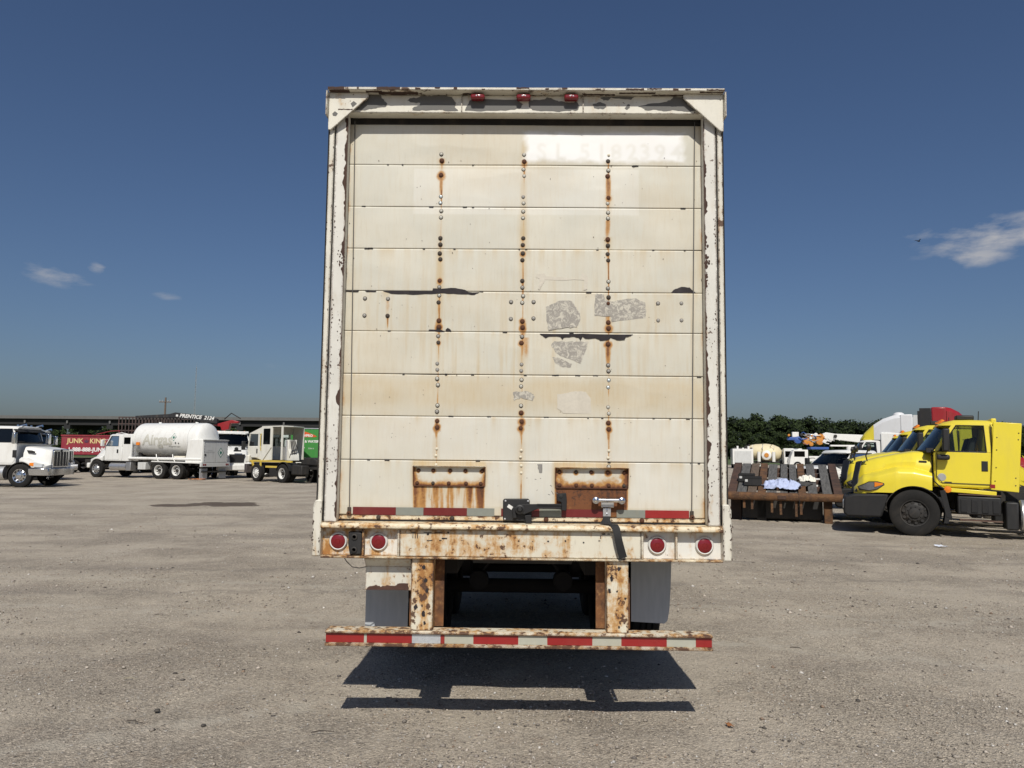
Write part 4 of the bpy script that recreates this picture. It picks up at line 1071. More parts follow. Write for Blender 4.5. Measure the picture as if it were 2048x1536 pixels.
for s, xa, xb in ((-1, -.694, -.555), (1, .543, .680)):
    up = tb('upright', W_UP, xa, xb, 4.965, 4.977, .626, 1.071, .003)
    wx = (xb - .012, xb) if s < 0 else (xa, xa + .012)
    tb('web', W_UP, wx[0], wx[1], 4.978, 5.085, .626, 1.071, .002, up)
    fx = (xb - .003, xb + .058) if s < 0 else (xa - .058, xa + .003)
    tb('rear_flange', W_RUSTUP, fx[0], fx[1], 5.086, 5.098, .626, 1.071, .002, up)
    fx = (xa - .026, xa - .001) if s < 0 else (xb + .001, xb + .026)
    tb('rear_flange', W_RUSTUP, fx[0], fx[1], 5.086, 5.098, .626, .95, .002, up)
    for k in range(7):
        x = random.uniform(xa + .015, xb - .015); z = random.uniform(.66, 1.03); q = random.uniform(.006, .02)
        pts = [(x + q * math.cos(t) * random.uniform(.4, .9), z + q * math.sin(t) * random.uniform(.6, 1.3)) for t in np.linspace(0, 6.28, 10)[:-1]]
        MB().poly(rough_outline(pts, .002), ty(4.9630), ty(4.966)).build('bare_patch', DARKPEEL, up)
# mudflap hanger plate and flaps
W_HANG = weathered('hanger_plate_paint', base=(.62, .60, .52), rust=.6, chip=.5, grime=.9, seed=43, chipcol=(.07, .035, .025))
hp = MB().prism([(ty(4.972), 1.068), (ty(5.035), 1.010), (ty(5.03), .862), (ty(5.04), .862), (ty(5.045), 1.012), (ty(4.985), 1.070)], 'x', -.999, -.702).build('hanger_plate', W_HANG, trailer)
MB().poly(rough_outline([(-.995, .862), (-.72, .862), (-.722, .905), (-.78, .905), (-.81, .888), (-.86, .893), (-.90, .880), (-.93, .893), (-.96, .885), (-.985, .875)], .004), ty(5.0275), ty(5.033)).build('bare_patch', rusty('brown_bare_steel', (.09, .042, .028), (.06, .03, .022), (.12, .06, .035)), hp)
MB().prism([(ty(5.41), 1.07), (ty(5.40), .50), (ty(5.412), .50), (ty(5.422), 1.07)], 'x', -1.067, -.775).build('mudflap', RUBFLAP, trailer)
prof = [(.765, 1.075), (1.046, 1.075), (1.039, .85), (1.028, .678), (1.014, .604), (.993, .586), (.765, .596)]
MB().poly(prof, ty(5.45), ty(5.462)).build('mudflap', RUBFLAP, trailer)

# ------------------------------------------------------------------ running gear under the trailer
UNDER = paint('undercarriage', (.016, .014, .013), .85, .3, 4, .5, (.03, .026, .022))
for k in range(30):
    y = 5.25 + k * .46
    tb('crossmember', UNDER, -1.25, 1.25, y, y + .05, 1.10, 1.189, None)
for s in (-1, 1):
    tb('frame_rail', UNDER, s * .48 - .05, s * .48 + .05, 5.3, 10.2, .93, 1.098, None)
TYRE_ME = {}
def tyre_mesh(r=.51, w=.27):
    k = (r, w)
    if k not in TYRE_ME:
        h = w / 2
        prof = [(r * .56, -h * .86), (r * .62, -h * .98), (r * .80, -h * 1.03), (r * .93, -h * .93), (r * .985, -h * .80), (r, -h * .62), (r, -h * .44), (r * .965, -h * .42), (r * .965, -h * .34), (r, -h * .32), (r, -h * .06), (r * .965, -h * .04),
                (r * .965, h * .04), (r, h * .06), (r, h * .32), (r * .965, h * .34), (r * .965, h * .42), (r, h * .44), (r, h * .62), (r * .985, h * .80), (r * .93, h * .93), (r * .80, h * 1.03), (r * .62, h * .98), (r * .56, h * .86)]
        m = MB().lathe(prof, (0, 0, 0), 'y', 40, closed=True)
        n = 40; m.loft([[m.v[-n + i] for i in range(n)], [m.v[i] for i in range(n)]], caps=False)
        TYRE_ME[k] = m.mesh('tyre', TYRE, 40)
    return TYRE_ME[k]
RIM_ME = {}
def rim_mesh(r=.51, w=.27, style='dish', mat=None):
    k = (r, w, style, mat.name)
    if k not in RIM_ME:
        h = w / 2; q = r * .57
        if style == 'dish':      # rear dual wheel: deep dished face
            prof = [(q, -h * .9), (q * 1.02, -h * .98), (q * .95, -h * .95), (q * .90, -h * .55), (q * .84, h * .15), (q * .50, h * .30), (q * .46, h * .05), (q * .30, 0), (q * .28, -h * .45), (q * .15, -h * .5), (q * .01, -h * .5)]
        else:                    # steer wheel: face bulging outwards
            prof = [(q, -h * .9), (q * 1.02, -h * .98), (q * .95, -h * .95), (q * .91, -h * .72), (q * .86, -h * .60), (q * .70, -h * .80), (q * .60, -h * .98), (q * .42, -h * 1.02), (q * .38, -h * 1.22), (q * .20, -h * 1.30), (q * .01, -h * 1.30)]
        RIM_ME[k] = MB().lathe(prof, (0, 0, 0), 'y', 32).mesh('rim', mat, 30)
    return RIM_ME[k]
HOLE_ME = {}
def wheel(parent, x, y, side, r=.51, w=.27, style='dish', rim=None, holes=True, name='wheel', zc=None, across=False):
    """side=+1: outer face to +y, -1: outer face to -y"""
    rim = rim or WHITE
    rot = (0, random.uniform(0, 6.28), side * math.pi / 2 if across else (math.pi if side > 0 else 0))
    o = put(name, tyre_mesh(r, w), parent, (x, y, (r if zc is None else zc) - .006), rot)
    put('rim', rim_mesh(r, w, style, rim), o)
    if holes:
        k = (r, style)
        if k not in HOLE_ME:
            m = MB(); q = r * .57; h = w / 2
            for i in range(10):
                a = i * 2 * math.pi / 10
                rr = .76 if style == 'dish' else .76
                yy = .10 * h if style == 'dish' else -h * .75
                m.cyl((q * rr * math.cos(a), yy - .02, q * rr * math.sin(a)), (q * rr * math.cos(a), yy + .02, q * rr * math.sin(a)), q * .115, q * .115, 10)
                rr = .50; yy = .02 * h if style == 'dish' else -h * 1.03
                m.cyl((q * rr * math.cos(a + .31), yy - .02, q * rr * math.sin(a + .31)), (q * rr * math.cos(a + .31), yy + .015, q * rr * math.sin(a + .31)), q * .045, q * .035, 6)
            if style == 'dish': m.cyl((0, h * .25, 0), (0, -h * .55, 0), q * .36, q * .30, 14)
            HOLE_ME[k] = m.mesh('hand_holes', FRAME)
        tag(put('hand_holes', HOLE_ME[k], o), kind='stuff')
    return o
for y in (7.35, 8.62):
    ax = MB().cyl((-1.0, ty(y), .51), (1.0, ty(y), .51), .065, .065, 12).build('axle', UNDER, trailer)
    for s in (-1, 1):
        for d in (.0, .30):
            wheel(trailer, s * (.80 + d), ty(y), s, style='dish', rim=WHITE, holes=False, across=True)
    for s in (-1, 1): MB().cyl((s * .42, ty(y + .28), .62), (s * .42, ty(y + .28), .93), .13, .12, 14).build('air_spring', UNDER, ax)
    MB().box(-.42, .42, ty(y + .22), ty(y + .26), .60, .66).build('crossbeam', UNDER, ax)
for s in (-1, 1): tb('landing_leg', UNDER, s * .75 - .06, s * .75 + .06, 15.6, 15.72, .05, 1.10, None)
tb('kingpin_plate', UNDER, -1.0, 1.0, 17.6, 19.2, 1.0, 1.09, None)

for s in (-1, 1):
    for y in (7.35, 8.62):
        MB().lathe([(.02, -.10), (.085, -.08), (.09, 0), (.085, .08), (.02, .10)], (s * .38, ty(y - .22), .60), 'y', 14).build('brake_chamber', UNDER, trailer, smooth=40)
        MB().prism([(ty(y - .45), .82), (ty(y - .05), .60), (ty(y + .05), .60), (ty(y + .30), .72), (ty(y + .30), .80), (ty(y - .45), .92)], 'x', s * .50 - .04, s * .50 + .04).build('trailing_arm', UNDER, trailer)
        MB().tube([(s * .30, ty(y - .3), 1.0), (s * .25, ty(y - .25), .80), (s * .36, ty(y - .20), .66)], .014, 6).build('brake_hose', FRAME, trailer)
MB().cyl((-.40, ty(6.55), .93), (.42, ty(6.55), .93), .105, .105, 18).build('air_tank', paint('air_tank_grey', (.10, .10, .10), .6, .2, 5, .4), trailer, smooth=40)
for x in (-.25, .25): tb('tank_strap', GREYM, x - .02, x + .02, 6.43, 6.67, 1.03, 1.10, None)
# ------------------------------------------------------------------ trucks: shared builders (x forward, y left, z up)
def hood_body(root, mat, keys, arch, n=46, name='hood'):
    """keys: (x, ztop, wtop, wside, zside, wfender, zfender, zbottom); arch: (x, z, r)"""
    K_ = np.array(sorted(keys)); xs = np.linspace(K_[0, 0], K_[-1, 0], n); secs = []
    for x in xs:
        zt, wt, ws, zs, wf, zf, zb = [np.interp(x, K_[:, 0], K_[:, i]) for i in range(1, 8)]
        ax, az, ar = arch
        if abs(x - ax) < ar: zb = max(zb, az + math.sqrt(ar * ar - (x - ax) ** 2))
        zf = max(zf, zb + .04); zs = max(zs, zf + .005)
        half = [(0, zt), (wt * .55, zt - .008), (wt * .9, zt - .03), (wt, zt - .07), (ws, zs + (zt - zs) * .35), (ws + .01, zs + .02), (ws + (wf - ws) * .5, zs), (wf * .985, zf + (zs - zf) * .35), (wf, zf), (wf, (zf + zb) / 2), (wf - .01, zb)]
        inner = [(wf - .05, zb + .01), (0, zb + .02)]
        pts = [(x, y, z) for y, z in half + inner] + [(x, -y, z) for y, z in (half + inner)[-2:0:-1]]
        secs.append(pts)
    return MB().loft(secs).build(name, mat, root, smooth=38)

def pane(root, name, pts, mat=None, parent=None):
    return MB().add(pts, [tuple(range(len(pts)))]).build(name, mat or GLASS, parent or root)

def cab_shell(root, mat, x0, x1, zb, belt, roof, xt, w, wt, wr, bulge=.28, wt_top=None, glass=None, inside=True, door=True, xd=None, visor=None, handle=True, rearwin=False):
    """x0 rear, x1 side of windscreen at belt, xt windscreen top at the side, wr rear edge of the door window"""
    glass = glass or GLASS
    xd = x1 if xd is None else xd
    zt = roof - .13
    body = MB().prism([(x0, zb), (xd, zb), (x1, zb + .12), (x1, belt), (x0, belt)], 'y', -w, w).build('cab', mat, root, bevel=.05)
    # roof skin with crown
    secs = []
    for x, dz in ((x0, -.03), (x0 + .08, -.008), ((x0 + xt) / 2, .0), (xt - .05, -.01), (xt + .12, -.05), (xt + bulge * .8, -.11)):
        ww = wt if x <= xt else wt - (x - xt) * .5
        secs.append([(x, -ww, zt), (x, -ww * .99, roof + dz - .05), (x, -ww * .90, roof + dz), (x, 0, roof + dz + .02), (x, ww * .90, roof + dz), (x, ww * .99, roof + dz - .05), (x, ww, zt)])
    MB().loft(secs).build('roof', mat, root, smooth=40)
    lerp = lambda a, b, t: a + (b - a) * t
    for s in (-1, 1):
        # A pillar and rear quarter
        MB().loft([[(x1, s * w, belt), (x1 - .10, s * w, belt), (x1 - .10, s * (w - .05), belt), (x1, s * (w - .05), belt)], [(xt, s * wt, zt + .02), (xt - .10, s * wt, zt + .02), (xt - .10, s * (wt - .05), zt + .02), (xt, s * (wt - .05), zt + .02)]]).build('pillar', mat, root)
        MB().loft([[(x0, s * w, belt - .01), (wr, s * w, belt - .01), (wr, s * (w - .05), belt - .01), (x0, s * (w - .05), belt - .01)], [(x0, s * wt, zt + .02), (wr + .04, s * wt, zt + .02), (wr + .04, s * (wt - .05), zt + .02), (x0, s * (wt - .05), zt + .02)]]).build('rear_quarter', mat, root)
        e = .015
        pane(root, 'side_window', [(wr, s * (w - .022), belt), (x1 - .09, s * (w - .022), belt), (xt - .09, s * (wt - .022), zt), (wr + .04, s * (wt - .022), zt)], glass)
        if door:
            d = MB().prism([(wr - .10, zb + .10), (x1 - .12, zb + .10), (x1 - .04, zb + .22), (x1 - .04, belt - .02), (wr - .10, belt - .02)], 'y', s * w, s * (w + .012)).build('door', mat, root, bevel=.008)
            if handle: MB().box(wr - .03, wr + .09, s * (w + .012) - .006, s * (w + .012) + .012, belt - .42, belt - .20).build('door_handle', BLACKP, d, bevel=.006)
            tw = lambda t: (lerp(wr, wr + .04, t), lerp(w, wt, t), lerp(belt, zt, t))
            fr = [(wr - .005, s * (w + .004), belt - .005), (x1 - .085, s * (w + .004), belt - .005), (xt - .085, s * (wt + .004), zt), (wr + .035, s * (wt + .004), zt)]
            MB().tube(fr + [fr[0]], .016, 5).build('window_seal', BLACKP, d)
    # windscreen wraps round to the pillars
    ys = [-1, -.7, 0, .7, 1]
    bow = lambda q: bulge * (1 - q * q)
    m = MB().loft([[(x1 - .01 + bow(q), q * (w - .03), belt) for q in ys], [(xt - .01 + bow(q) * .8, q * (wt - .03), zt + .01) for q in ys]], caps=False, closed=False)
    m.build('windscreen', glass, root, smooth=60)
    MB().tube([(x1 + bow(q), q * (w - .02), belt - .005) for q in np.linspace(-1, 1, 9)], .022, 6).build('windscreen_seal', BLACKP, root)
    box('rear_wall', mat, root, x0 + .002, x0 + .05, -wt + .03, wt - .03, belt - .02, zt)
    if inside:
        MB().box(x1 - .25, x1 + bulge * .45, -w + .08, w - .08, belt - .04, belt + .06).build('dashboard', SEATM, root)
        for s in (-1, 1):
            sx = lerp(x0, x1, .28)
            MB().prism([(sx, belt - .05), (sx + .14, belt - .05), (sx + .04, belt + .32), (sx - .06, belt + .32)], 'y', s * .52 - .22, s * .52 + .22).build('seat', SEATM, root, bevel=.03)
        MB().tube([(x1 - .30 + .09 * math.cos(t), .52 + .21 * math.sin(t), belt + .10 + .15 * math.cos(t)) for t in np.linspace(0, 6.283, 17)], .014, 6).build('steering_wheel', BLACKP, root)
    return body

def chassis(root, x0, x1, z=.78, mat=None):
    for s in (-1, 1): box('frame_rail', mat or FRAME, root, x0, x1, s * .42 - .045, s * .42 + .045, z, z + .26)
    for k in range(int((x1 - x0) / 1.1)): box('crossmember', mat or FRAME, root, x0 + .3 + k * 1.1, x0 + .38 + k * 1.1, -.374, .374, z + .05, z + .2)

def dual_axle(root, x, rim, r=.51, zc=None):
    MB().cyl((x, -.75, r), (x, .75, r), .10, .10, 10).build('axle', FRAME, root)
    for s in (-1, 1):
        wheel(root, x, s * 1.07, s, r, style='dish', rim=rim); wheel(root, x, s * .76, s, r, style='dish', rim=rim, holes=False)

def steer_axle(root, x, rim, r=.51, holes=True):
    MB().cyl((x, -.9, r), (x, .9, r), .06, .06, 10).build('axle', FRAME, root)
    for s in (-1, 1): wheel(root, x, s * 1.06, s, r, style='steer', rim=rim, holes=holes)

def mirror(root, x, y, z, h=.42, mat=None, arm=True, w=.20):
    s = 1 if y > 0 else -1
    m = MB().box(x - .07, x + .07, y - w / 2, y + w / 2, z - h / 2, z + h / 2).build('mirror', mat or BLACKP, root, bevel=.03)
    if arm:
        MB().tube([(x, y - s * w * .3, z + h * .42), (x - .05, y - s * .30, z + h * .5), (x - .06, y - s * .42, z + h * .45)], .014, 6).build('mirror_arm', mat or BLACKP, m)
        MB().tube([(x, y - s * w * .3, z - h * .42), (x - .05, y - s * .30, z - h * .5), (x - .06, y - s * .40, z - h * .5)], .014, 6).build('mirror_arm', mat or BLACKP, m)
    return m

def put_at(root, p, heading, pitch=0.0):
    root.location = (p[0], p[1], 0); root.rotation_euler = (0, R(pitch), R(heading))

# ------------------------------------------------------------------ yellow day-cab tractors in a row
def yellow_tractor():
    r = empty('tractor_unit')
    hood_body(r, YELLOW, [(-.36, 1.90, .74, .93, 1.40, 1.14, 1.30, 1.02), (.0, 1.89, .72, .90, 1.50, 1.17, 1.36, 1.04), (.35, 1.82, .68, .84, 1.50, 1.18, 1.36, .93), (.75, 1.72, .62, .76, 1.38, 1.14, 1.24, .92), (1.03, 1.63, .55, .68, 1.30, 1.04, 1.12, .88), (1.16, 1.50, .50, .60, 1.16, .90, 1.02, .86), (1.24, 1.20, .44, .52, 1.02, .76, .98, .86)], (0, .50, .60))
    for s in (-1, 1):
        # black air intake strip beside the grille, headlight, fender liner
        MB().loft([[(1.06, s * .66, 1.62), (1.17, s * .52, 1.60), (1.20, s * .50, 1.58), (1.09, s * .68, 1.56)], [(1.13, s * .76, 1.30), (1.24, s * .58, 1.28), (1.26, s * .57, 1.27), (1.15, s * .78, 1.27)], [(1.16, s * .90, .95), (1.30, s * .62, .93), (1.30, s * .61, .90), (1.17, s * .92, .90)]]).build('air_intake', BLACKP, r, smooth=40)
        hl = MB().loft([[(1.10, s * 1.00, .96), (1.14, s * .99, 1.02), (1.12, s * 1.00, 1.03), (1.08, s * 1.03, .98)], [(.92, s * 1.105, .955), (.93, s * 1.105, 1.13), (.92, s * 1.125, 1.14), (.91, s * 1.125, .96)], [(.76, s * 1.135, 1.00), (.76, s * 1.13, 1.155), (.75, s * 1.15, 1.155), (.75, s * 1.15, 1.0)], [(.62, s * 1.15, 1.105), (.62, s * 1.15, 1.125), (.615, s * 1.16, 1.125), (.615, s * 1.16, 1.105)]]).build('headlight', paint('headlamp_glass', (.20, .205, .21), .12, .35, 14, 0, metal=.4), r, smooth=40)
        MB().loft([[(.80, s * 1.128, 1.04), (.80, s * 1.128, 1.15), (.80, s * 1.158, 1.15), (.80, s * 1.156, 1.04)], [(.63, s * 1.15, 1.10), (.63, s * 1.15, 1.13), (.63, s * 1.166, 1.13), (.63, s * 1.166, 1.10)]]).build('turn_signal', AMBER, hl)
        # bumper end and wheel-arch liner
        MB().prism([(.50, .90), (1.22, .86), (1.44, .78), (1.46, .42), (1.38, .34), (.66, .36), (.60, .55)], 'y', s * .55, s * 1.12).build('bumper_end', DARKP, r, bevel=.04)
        MB().box(1.36, 1.475, s * .62, s * .96, .50, .72).build('fog_lamp', LAMP, r, bevel=.03)
        pts = [(.60 * math.cos(t), .50 + .60 * math.sin(t)) for t in np.linspace(2.45, 3.45, 8)]
        MB().prism(pts + [(p[0] - .09, p[1]) for p in pts[::-1]], 'y', s * .72, s * 1.16).build('splash_guard', DARKP, r)
        MB().prism([(-.61, 1.04), (-.50, 1.02), (-.62, .44), (-.74, .43)], 'y', s * 1.05, s * 1.165).build('wheel_arch_trim', DARKP, r, bevel=.01)
        pts = [(.605 * math.cos(t), .50 + .605 * math.sin(t)) for t in np.linspace(.35, 2.9, 16)]
        MB().prism(pts + [(p[0] * .97, .5 + (p[1] - .5) * .97) for p in pts[::-1]], 'y', s * .60, s * 1.15).build('arch_liner', FRAME, r)
        # mirrors and side bits
        mirror(r, -.62, s * 1.32, 2.14, .50, BLACKP, True, .17)
        o = MB().box(-.70, -.44, s * 1.13, s * 1.30, 1.70, 1.82).build('wing_mirror', BLACKP, r, bevel=.04)
        hm = MB().lathe([(.01, -.06), (.09, -.03), (.10, .02), (.02, .05)], (.92, s * .78, 1.95), 'x', 12).build('hood_mirror', BLACKP, r, smooth=50)
        MB().tube([(.95, s * .66, 1.62), (.98, s * .72, 1.74), (.93, s * .78, 1.90)], .014, 6).build('mirror_arm', BLACKP, hm)
        MB().prism([(-.54, 1.10), (-1.58, 1.05), (-1.58, .965), (-.62, 1.005)], 'y', s * 1.0, s * 1.12).build('sill_panel', YELLOW, r, bevel=.01)
        MB().lathe([(.075, 0), (.07, s * .012), (.01, s * .02)], (-.66, s * 1.12, 1.055), 'y', 14).build('side_marker', AMBER, r)
        # battery box, tank, steps
        bb = MB().box(-1.66, -.84, s * .60, s * 1.14, .53, .93).build('battery_box', BLACKP, r, bevel=.03)
        for k in range(4): MB().box(-1.02 - k * .20, -.90 - k * .20, s * 1.138, s * 1.155, .58, .86).build('panel', DARKP, bb, bevel=.008)
        MB().box(-1.66, -.86, s * 1.02, s * 1.16, .955, .975).build('step', paint('rubbed_step', (.10, .055, .04), .6, .2, 9, .3), bb)
        MB().box(-1.68, -.88, s * .98, s * 1.17, .40, .425).build('step', MATS['rubbed_step'], bb)
        MB().box(-1.98, -1.74, s * .62, s * 1.12, .25, .84).build('tank_bracket', BLACKP, r, bevel=.03)
        MB().lathe([(.02, -.04), (.30, -.03), (.33, 0), (.33, 1.25), (.30, 1.28), (.02, 1.29)], (-3.30, s * .80, .56), 'x', 24).build('fuel_tank', ALU, r, smooth=40)
        # cab extender fairing
        fr = MB().prism([(-1.54, 2.555), (-2.06, 2.53), (-1.985, 1.055), (-1.47, 1.09)], 'y', s * 1.10, s * 1.15).build('side_fairing', YELLOW, r, bevel=.012)
        for x, z in ((-1.60, 2.22), (-1.59, 1.95), (-1.575, 1.57), (-1.55, 1.28), (-2.0, 2.32), (-1.99, 2.18), (-1.93, 1.36), (-1.925, 1.20)):
            MB().lathe([(.014, 0), (.012, s * .006), (.001, s * .007)], (x, s * 1.15, z), 'y', 8).build('bolt', BOLTM['d'], fr)
    cab_shell(r, YELLOW, -1.53, -.40, 1.10, 1.90, 2.60, -.76, 1.08, 1.02, -1.40, .30, glass=GLASS)
    for s in (-1, 1):
        d = [c for c in children_of(r) if c.name.split('.')[0] == 'door'][0 if s < 0 else 1]
        MB().lathe([(.085, 0), (.08, s * .003), (.001, s * .004)], (-.55, s * 1.095, 1.32), 'y', 18).build('badge', GREYM, d).scale = (1, 1, .62) if False else (1, 1, 1)
        MB().box(-.74, -.60, s * 1.092, s * 1.098, 1.195, 1.225).build('badge', BLACKP, d)
        MB().box(-1.55, -1.46, s * 1.15, s * 1.1535, 1.125, 1.205).build('sticker', TAPER, r)
    for s in (-1, 1):
        MB().tube([(-.375, s * .74, 1.90), (-.375, s * .93, 1.80), (-.375, s * .95, 1.45), (-.385, s * 1.145, 1.30), (-.40, s * 1.15, 1.22), (-.52, s * 1.13, 1.10), (-.62, s * 1.115, 1.06)], .014, 6).build('panel_gap', BLACKP, r)
        MB().tube([(-1.49, s * 1.095, 1.12), (-1.51, s * 1.095, 1.88), (-1.49, s * 1.06, 2.50)], .009, 6).build('panel_gap', BLACKP, r)
        MB().tube([(-.46, s * 1.095, 1.88), (-.45, s * 1.095, 1.34), (-.56, s * 1.095, 1.20), (-1.48, s * 1.095, 1.195)], .007, 6).build('panel_gap', BLACKP, r)
        MB().loft([[(1.13, s * .985, .945), (1.16, s * .975, 1.03), (1.11, s * 1.0, 1.05), (1.07, s * 1.035, .955)], [(.92, s * 1.10, .94), (.93, s * 1.095, 1.15), (.92, s * 1.118, 1.16), (.91, s * 1.12, .945)], [(.75, s * 1.13, .985), (.75, s * 1.125, 1.17), (.74, s * 1.145, 1.17), (.74, s * 1.145, .985)], [(.59, s * 1.148, 1.10), (.59, s * 1.148, 1.13), (.585, s * 1.156, 1.13), (.585, s * 1.156, 1.10)]]).build('headlight_bezel', BLACKP, r, smooth=40)
    # grille, nose and bumper
    MB().loft([[(1.12, -.50, 1.58), (1.12, .50, 1.58), (1.05, .50, 1.60), (1.05, -.50, 1.60)], [(1.30, -.58, .95), (1.30, .58, .95), (1.1, .58, .95), (1.1, -.58, .95)]]).build('grille', BLACKP, r)
    for k in range(6): MB().box(1.14 + k * .026, 1.20 + k * .026, -.50, .50, 1.44 - k * .09, 1.47 - k * .09).build('grille_bar', DARKP, r)
    MB().box(1.30, 1.48, -.62, .62, .42, .80).build('bumper', DARKP, r, bevel=.04)
    MB().box(-1.28, -.92, -.22, .22, 2.62, 2.74).build('roof_unit', BLACKP, r, bevel=.03)
    for y in (-.7, -.25, 0, .25, .7): MB().lathe([(.05, 0), (.045, .03), (.01, .045)], (-.60, y, 2.57), 'z', 10).build('marker_lamp', AMBER, r)
    MB().tube([(-1.35, .3, 2.6), (-1.36, .3, 2.83)], .010, 5).build('antenna', BLACKP, r)
    MB().box(-1.62, -1.52, -.95, .95, 2.50, 2.64).build('roof_trim', YELLOW, r, bevel=.02)
    # hood badge lettering plate
    for s in (-1, 1): MB().box(-.27, -.11, s * .905 - .004, s * .905 + .006, 1.625, 1.67).build('badge', BLACKP, r, bevel=.004)
    chassis(r, -6.2, .9)
    steer_axle(r, 0, FRAME, .51, True)
    for x in (-4.2, -5.5): dual_axle(r, x, WHITE)
    MB().box(-5.3, -4.4, -.5, .5, 1.08, 1.20).build('fifth_wheel', FRAME, r, bevel=.05)
    for s in (-1, 1): MB().prism([(-2.12, 1.75), (-2.05, 1.85), (-3.1, 1.02), (-3.2, 1.0), (-2.1, 1.35)], 'y', s * 1.10, s * 1.14).build('rear_fairing', YELLOW, r)
    return r
yt = yellow_tractor()
put_at(yt, (9.22, 18.53), 156, -1.2)
tag(yt, 'nearest bright yellow day-cab tractor unit, parked side-on by the rusty deck', 'truck', 'yellow tractor units parked in a row')
for (dx, dy), lab in zip(((1.05, 3.1), (2.9, 7.7), (5.0, 12.6)), ('second yellow tractor unit, its windscreen just behind the nearest one', 'third yellow tractor unit in the row, only windscreen and roof showing', 'fourth and farthest yellow tractor unit of the row, before the white sleeper cab')):
    c = copy_tree(yt); put_at(c, (9.22 + dx, 18.53 + dy), 156, -.8); tag(c, lab, 'truck')

# ------------------------------------------------------------------ sleeper tractors behind the row
def sleeper_tractor(mat, fair1, fair2, back, kx=1.0):
    r = empty('sleeper_tractor')
    hood_body(r, mat, [(-.36, 1.86, .72, .90, 1.44, 1.14, 1.30, 1.02), (.35, 1.78, .66, .84, 1.42, 1.18, 1.30, .93), (1.03, 1.58, .55, .68, 1.28, 1.04, 1.10, .88), (1.24, 1.15, .44, .52, 1.0, .76, .98, .86)], (0, .50, .60), 30)
    cab_shell(r, mat, -1.53, -.40, 1.0, 1.86, 2.62, -.78, 1.10, 1.04, -1.36, .30)
    MB().prism([(-1.56, .95), (-3.1, .95), (-3.1, 3.0), (-1.56, 3.0)], 'y', -1.18, 1.18).build('sleeper', mat, r, bevel=.06)
    # roof fairing: coloured nose and plain rear
    sec = lambda x, z, w_: (lambda x: [(x, -w_, 2.62), (x, -w_, z - .18), (x, -w_ * .82, z), (x, w_ * .82, z), (x, w_, z - .18), (x, w_, 2.62)])(-2.5 + (x + 2.5) * kx)
    MB().loft([sec(-.62, 2.68, .70), sec(-.85, 3.02, .85), sec(-1.25, 3.42, 1.0)]).build('fairing_nose', fair1, r, smooth=35)
    MB().loft([sec(-1.251, 3.42, 1.0), sec(-1.7, 3.72, 1.10), sec(-2.2, 3.90, 1.16), sec(-2.5, 3.94, 1.18)]).build('roof_fairing', fair2, r, smooth=35)
    MB().prism([(-2.504, 2.62), (-3.08, 2.62), (-3.08, 3.94), (-2.504, 3.94)], 'y', -1.18, 1.18).build('sleeper_top', fair2, r, bevel=.05)
    (MB().lathe([(.28, 0), (.25, .08), (.15, .14), (.01, .16)], (-2.5, .3, 3.94), 'z', 16).build('dome', fair2, r, smooth=50) if back is LGREY else None)
    for s in (-1, 1):
        MB().box(-3.55, -3.10, s * 1.14, s * 1.19, 1.0, 3.90).build('side_extender', back, r, bevel=.01)
        mirror(r, -.58, s * 1.33, 2.15, .5); MB().lathe([(.01, -.06), (.09, -.03), (.10, .02), (.02, .05)], (.92, s * .78, 1.92), 'x', 12).build('hood_mirror', BLACKP, r)
    MB().box(1.22, 1.46, -1.1, 1.1, .40, .84).build('bumper', DARKP, r, bevel=.05)
    chassis(r, -6.5, .9); steer_axle(r, 0, ALU)
    for x in (-4.6, -5.9): dual_axle(r, x, ALU)
    return r
REDP = paint('red_paint', (.28, .012, .016), .3, .06, 2, .08, coat=.3)
t = sleeper_tractor(WHITE, YELLOW, paint('fairing_white', (.62, .63, .64), .4, .03, 2, .1), LGREY)
put_at(t, (17.75, 42.3), 158); tag(t, 'white sleeper-cab truck with yellow nose on its tall roof fairing', 'truck')
t = sleeper_tractor(REDP, REDP, REDP, DARKP, .62)
put_at(t, (21.3, 33.9), -25); tag(t, 'red sleeper-cab truck facing away behind the yellow tractors', 'truck')

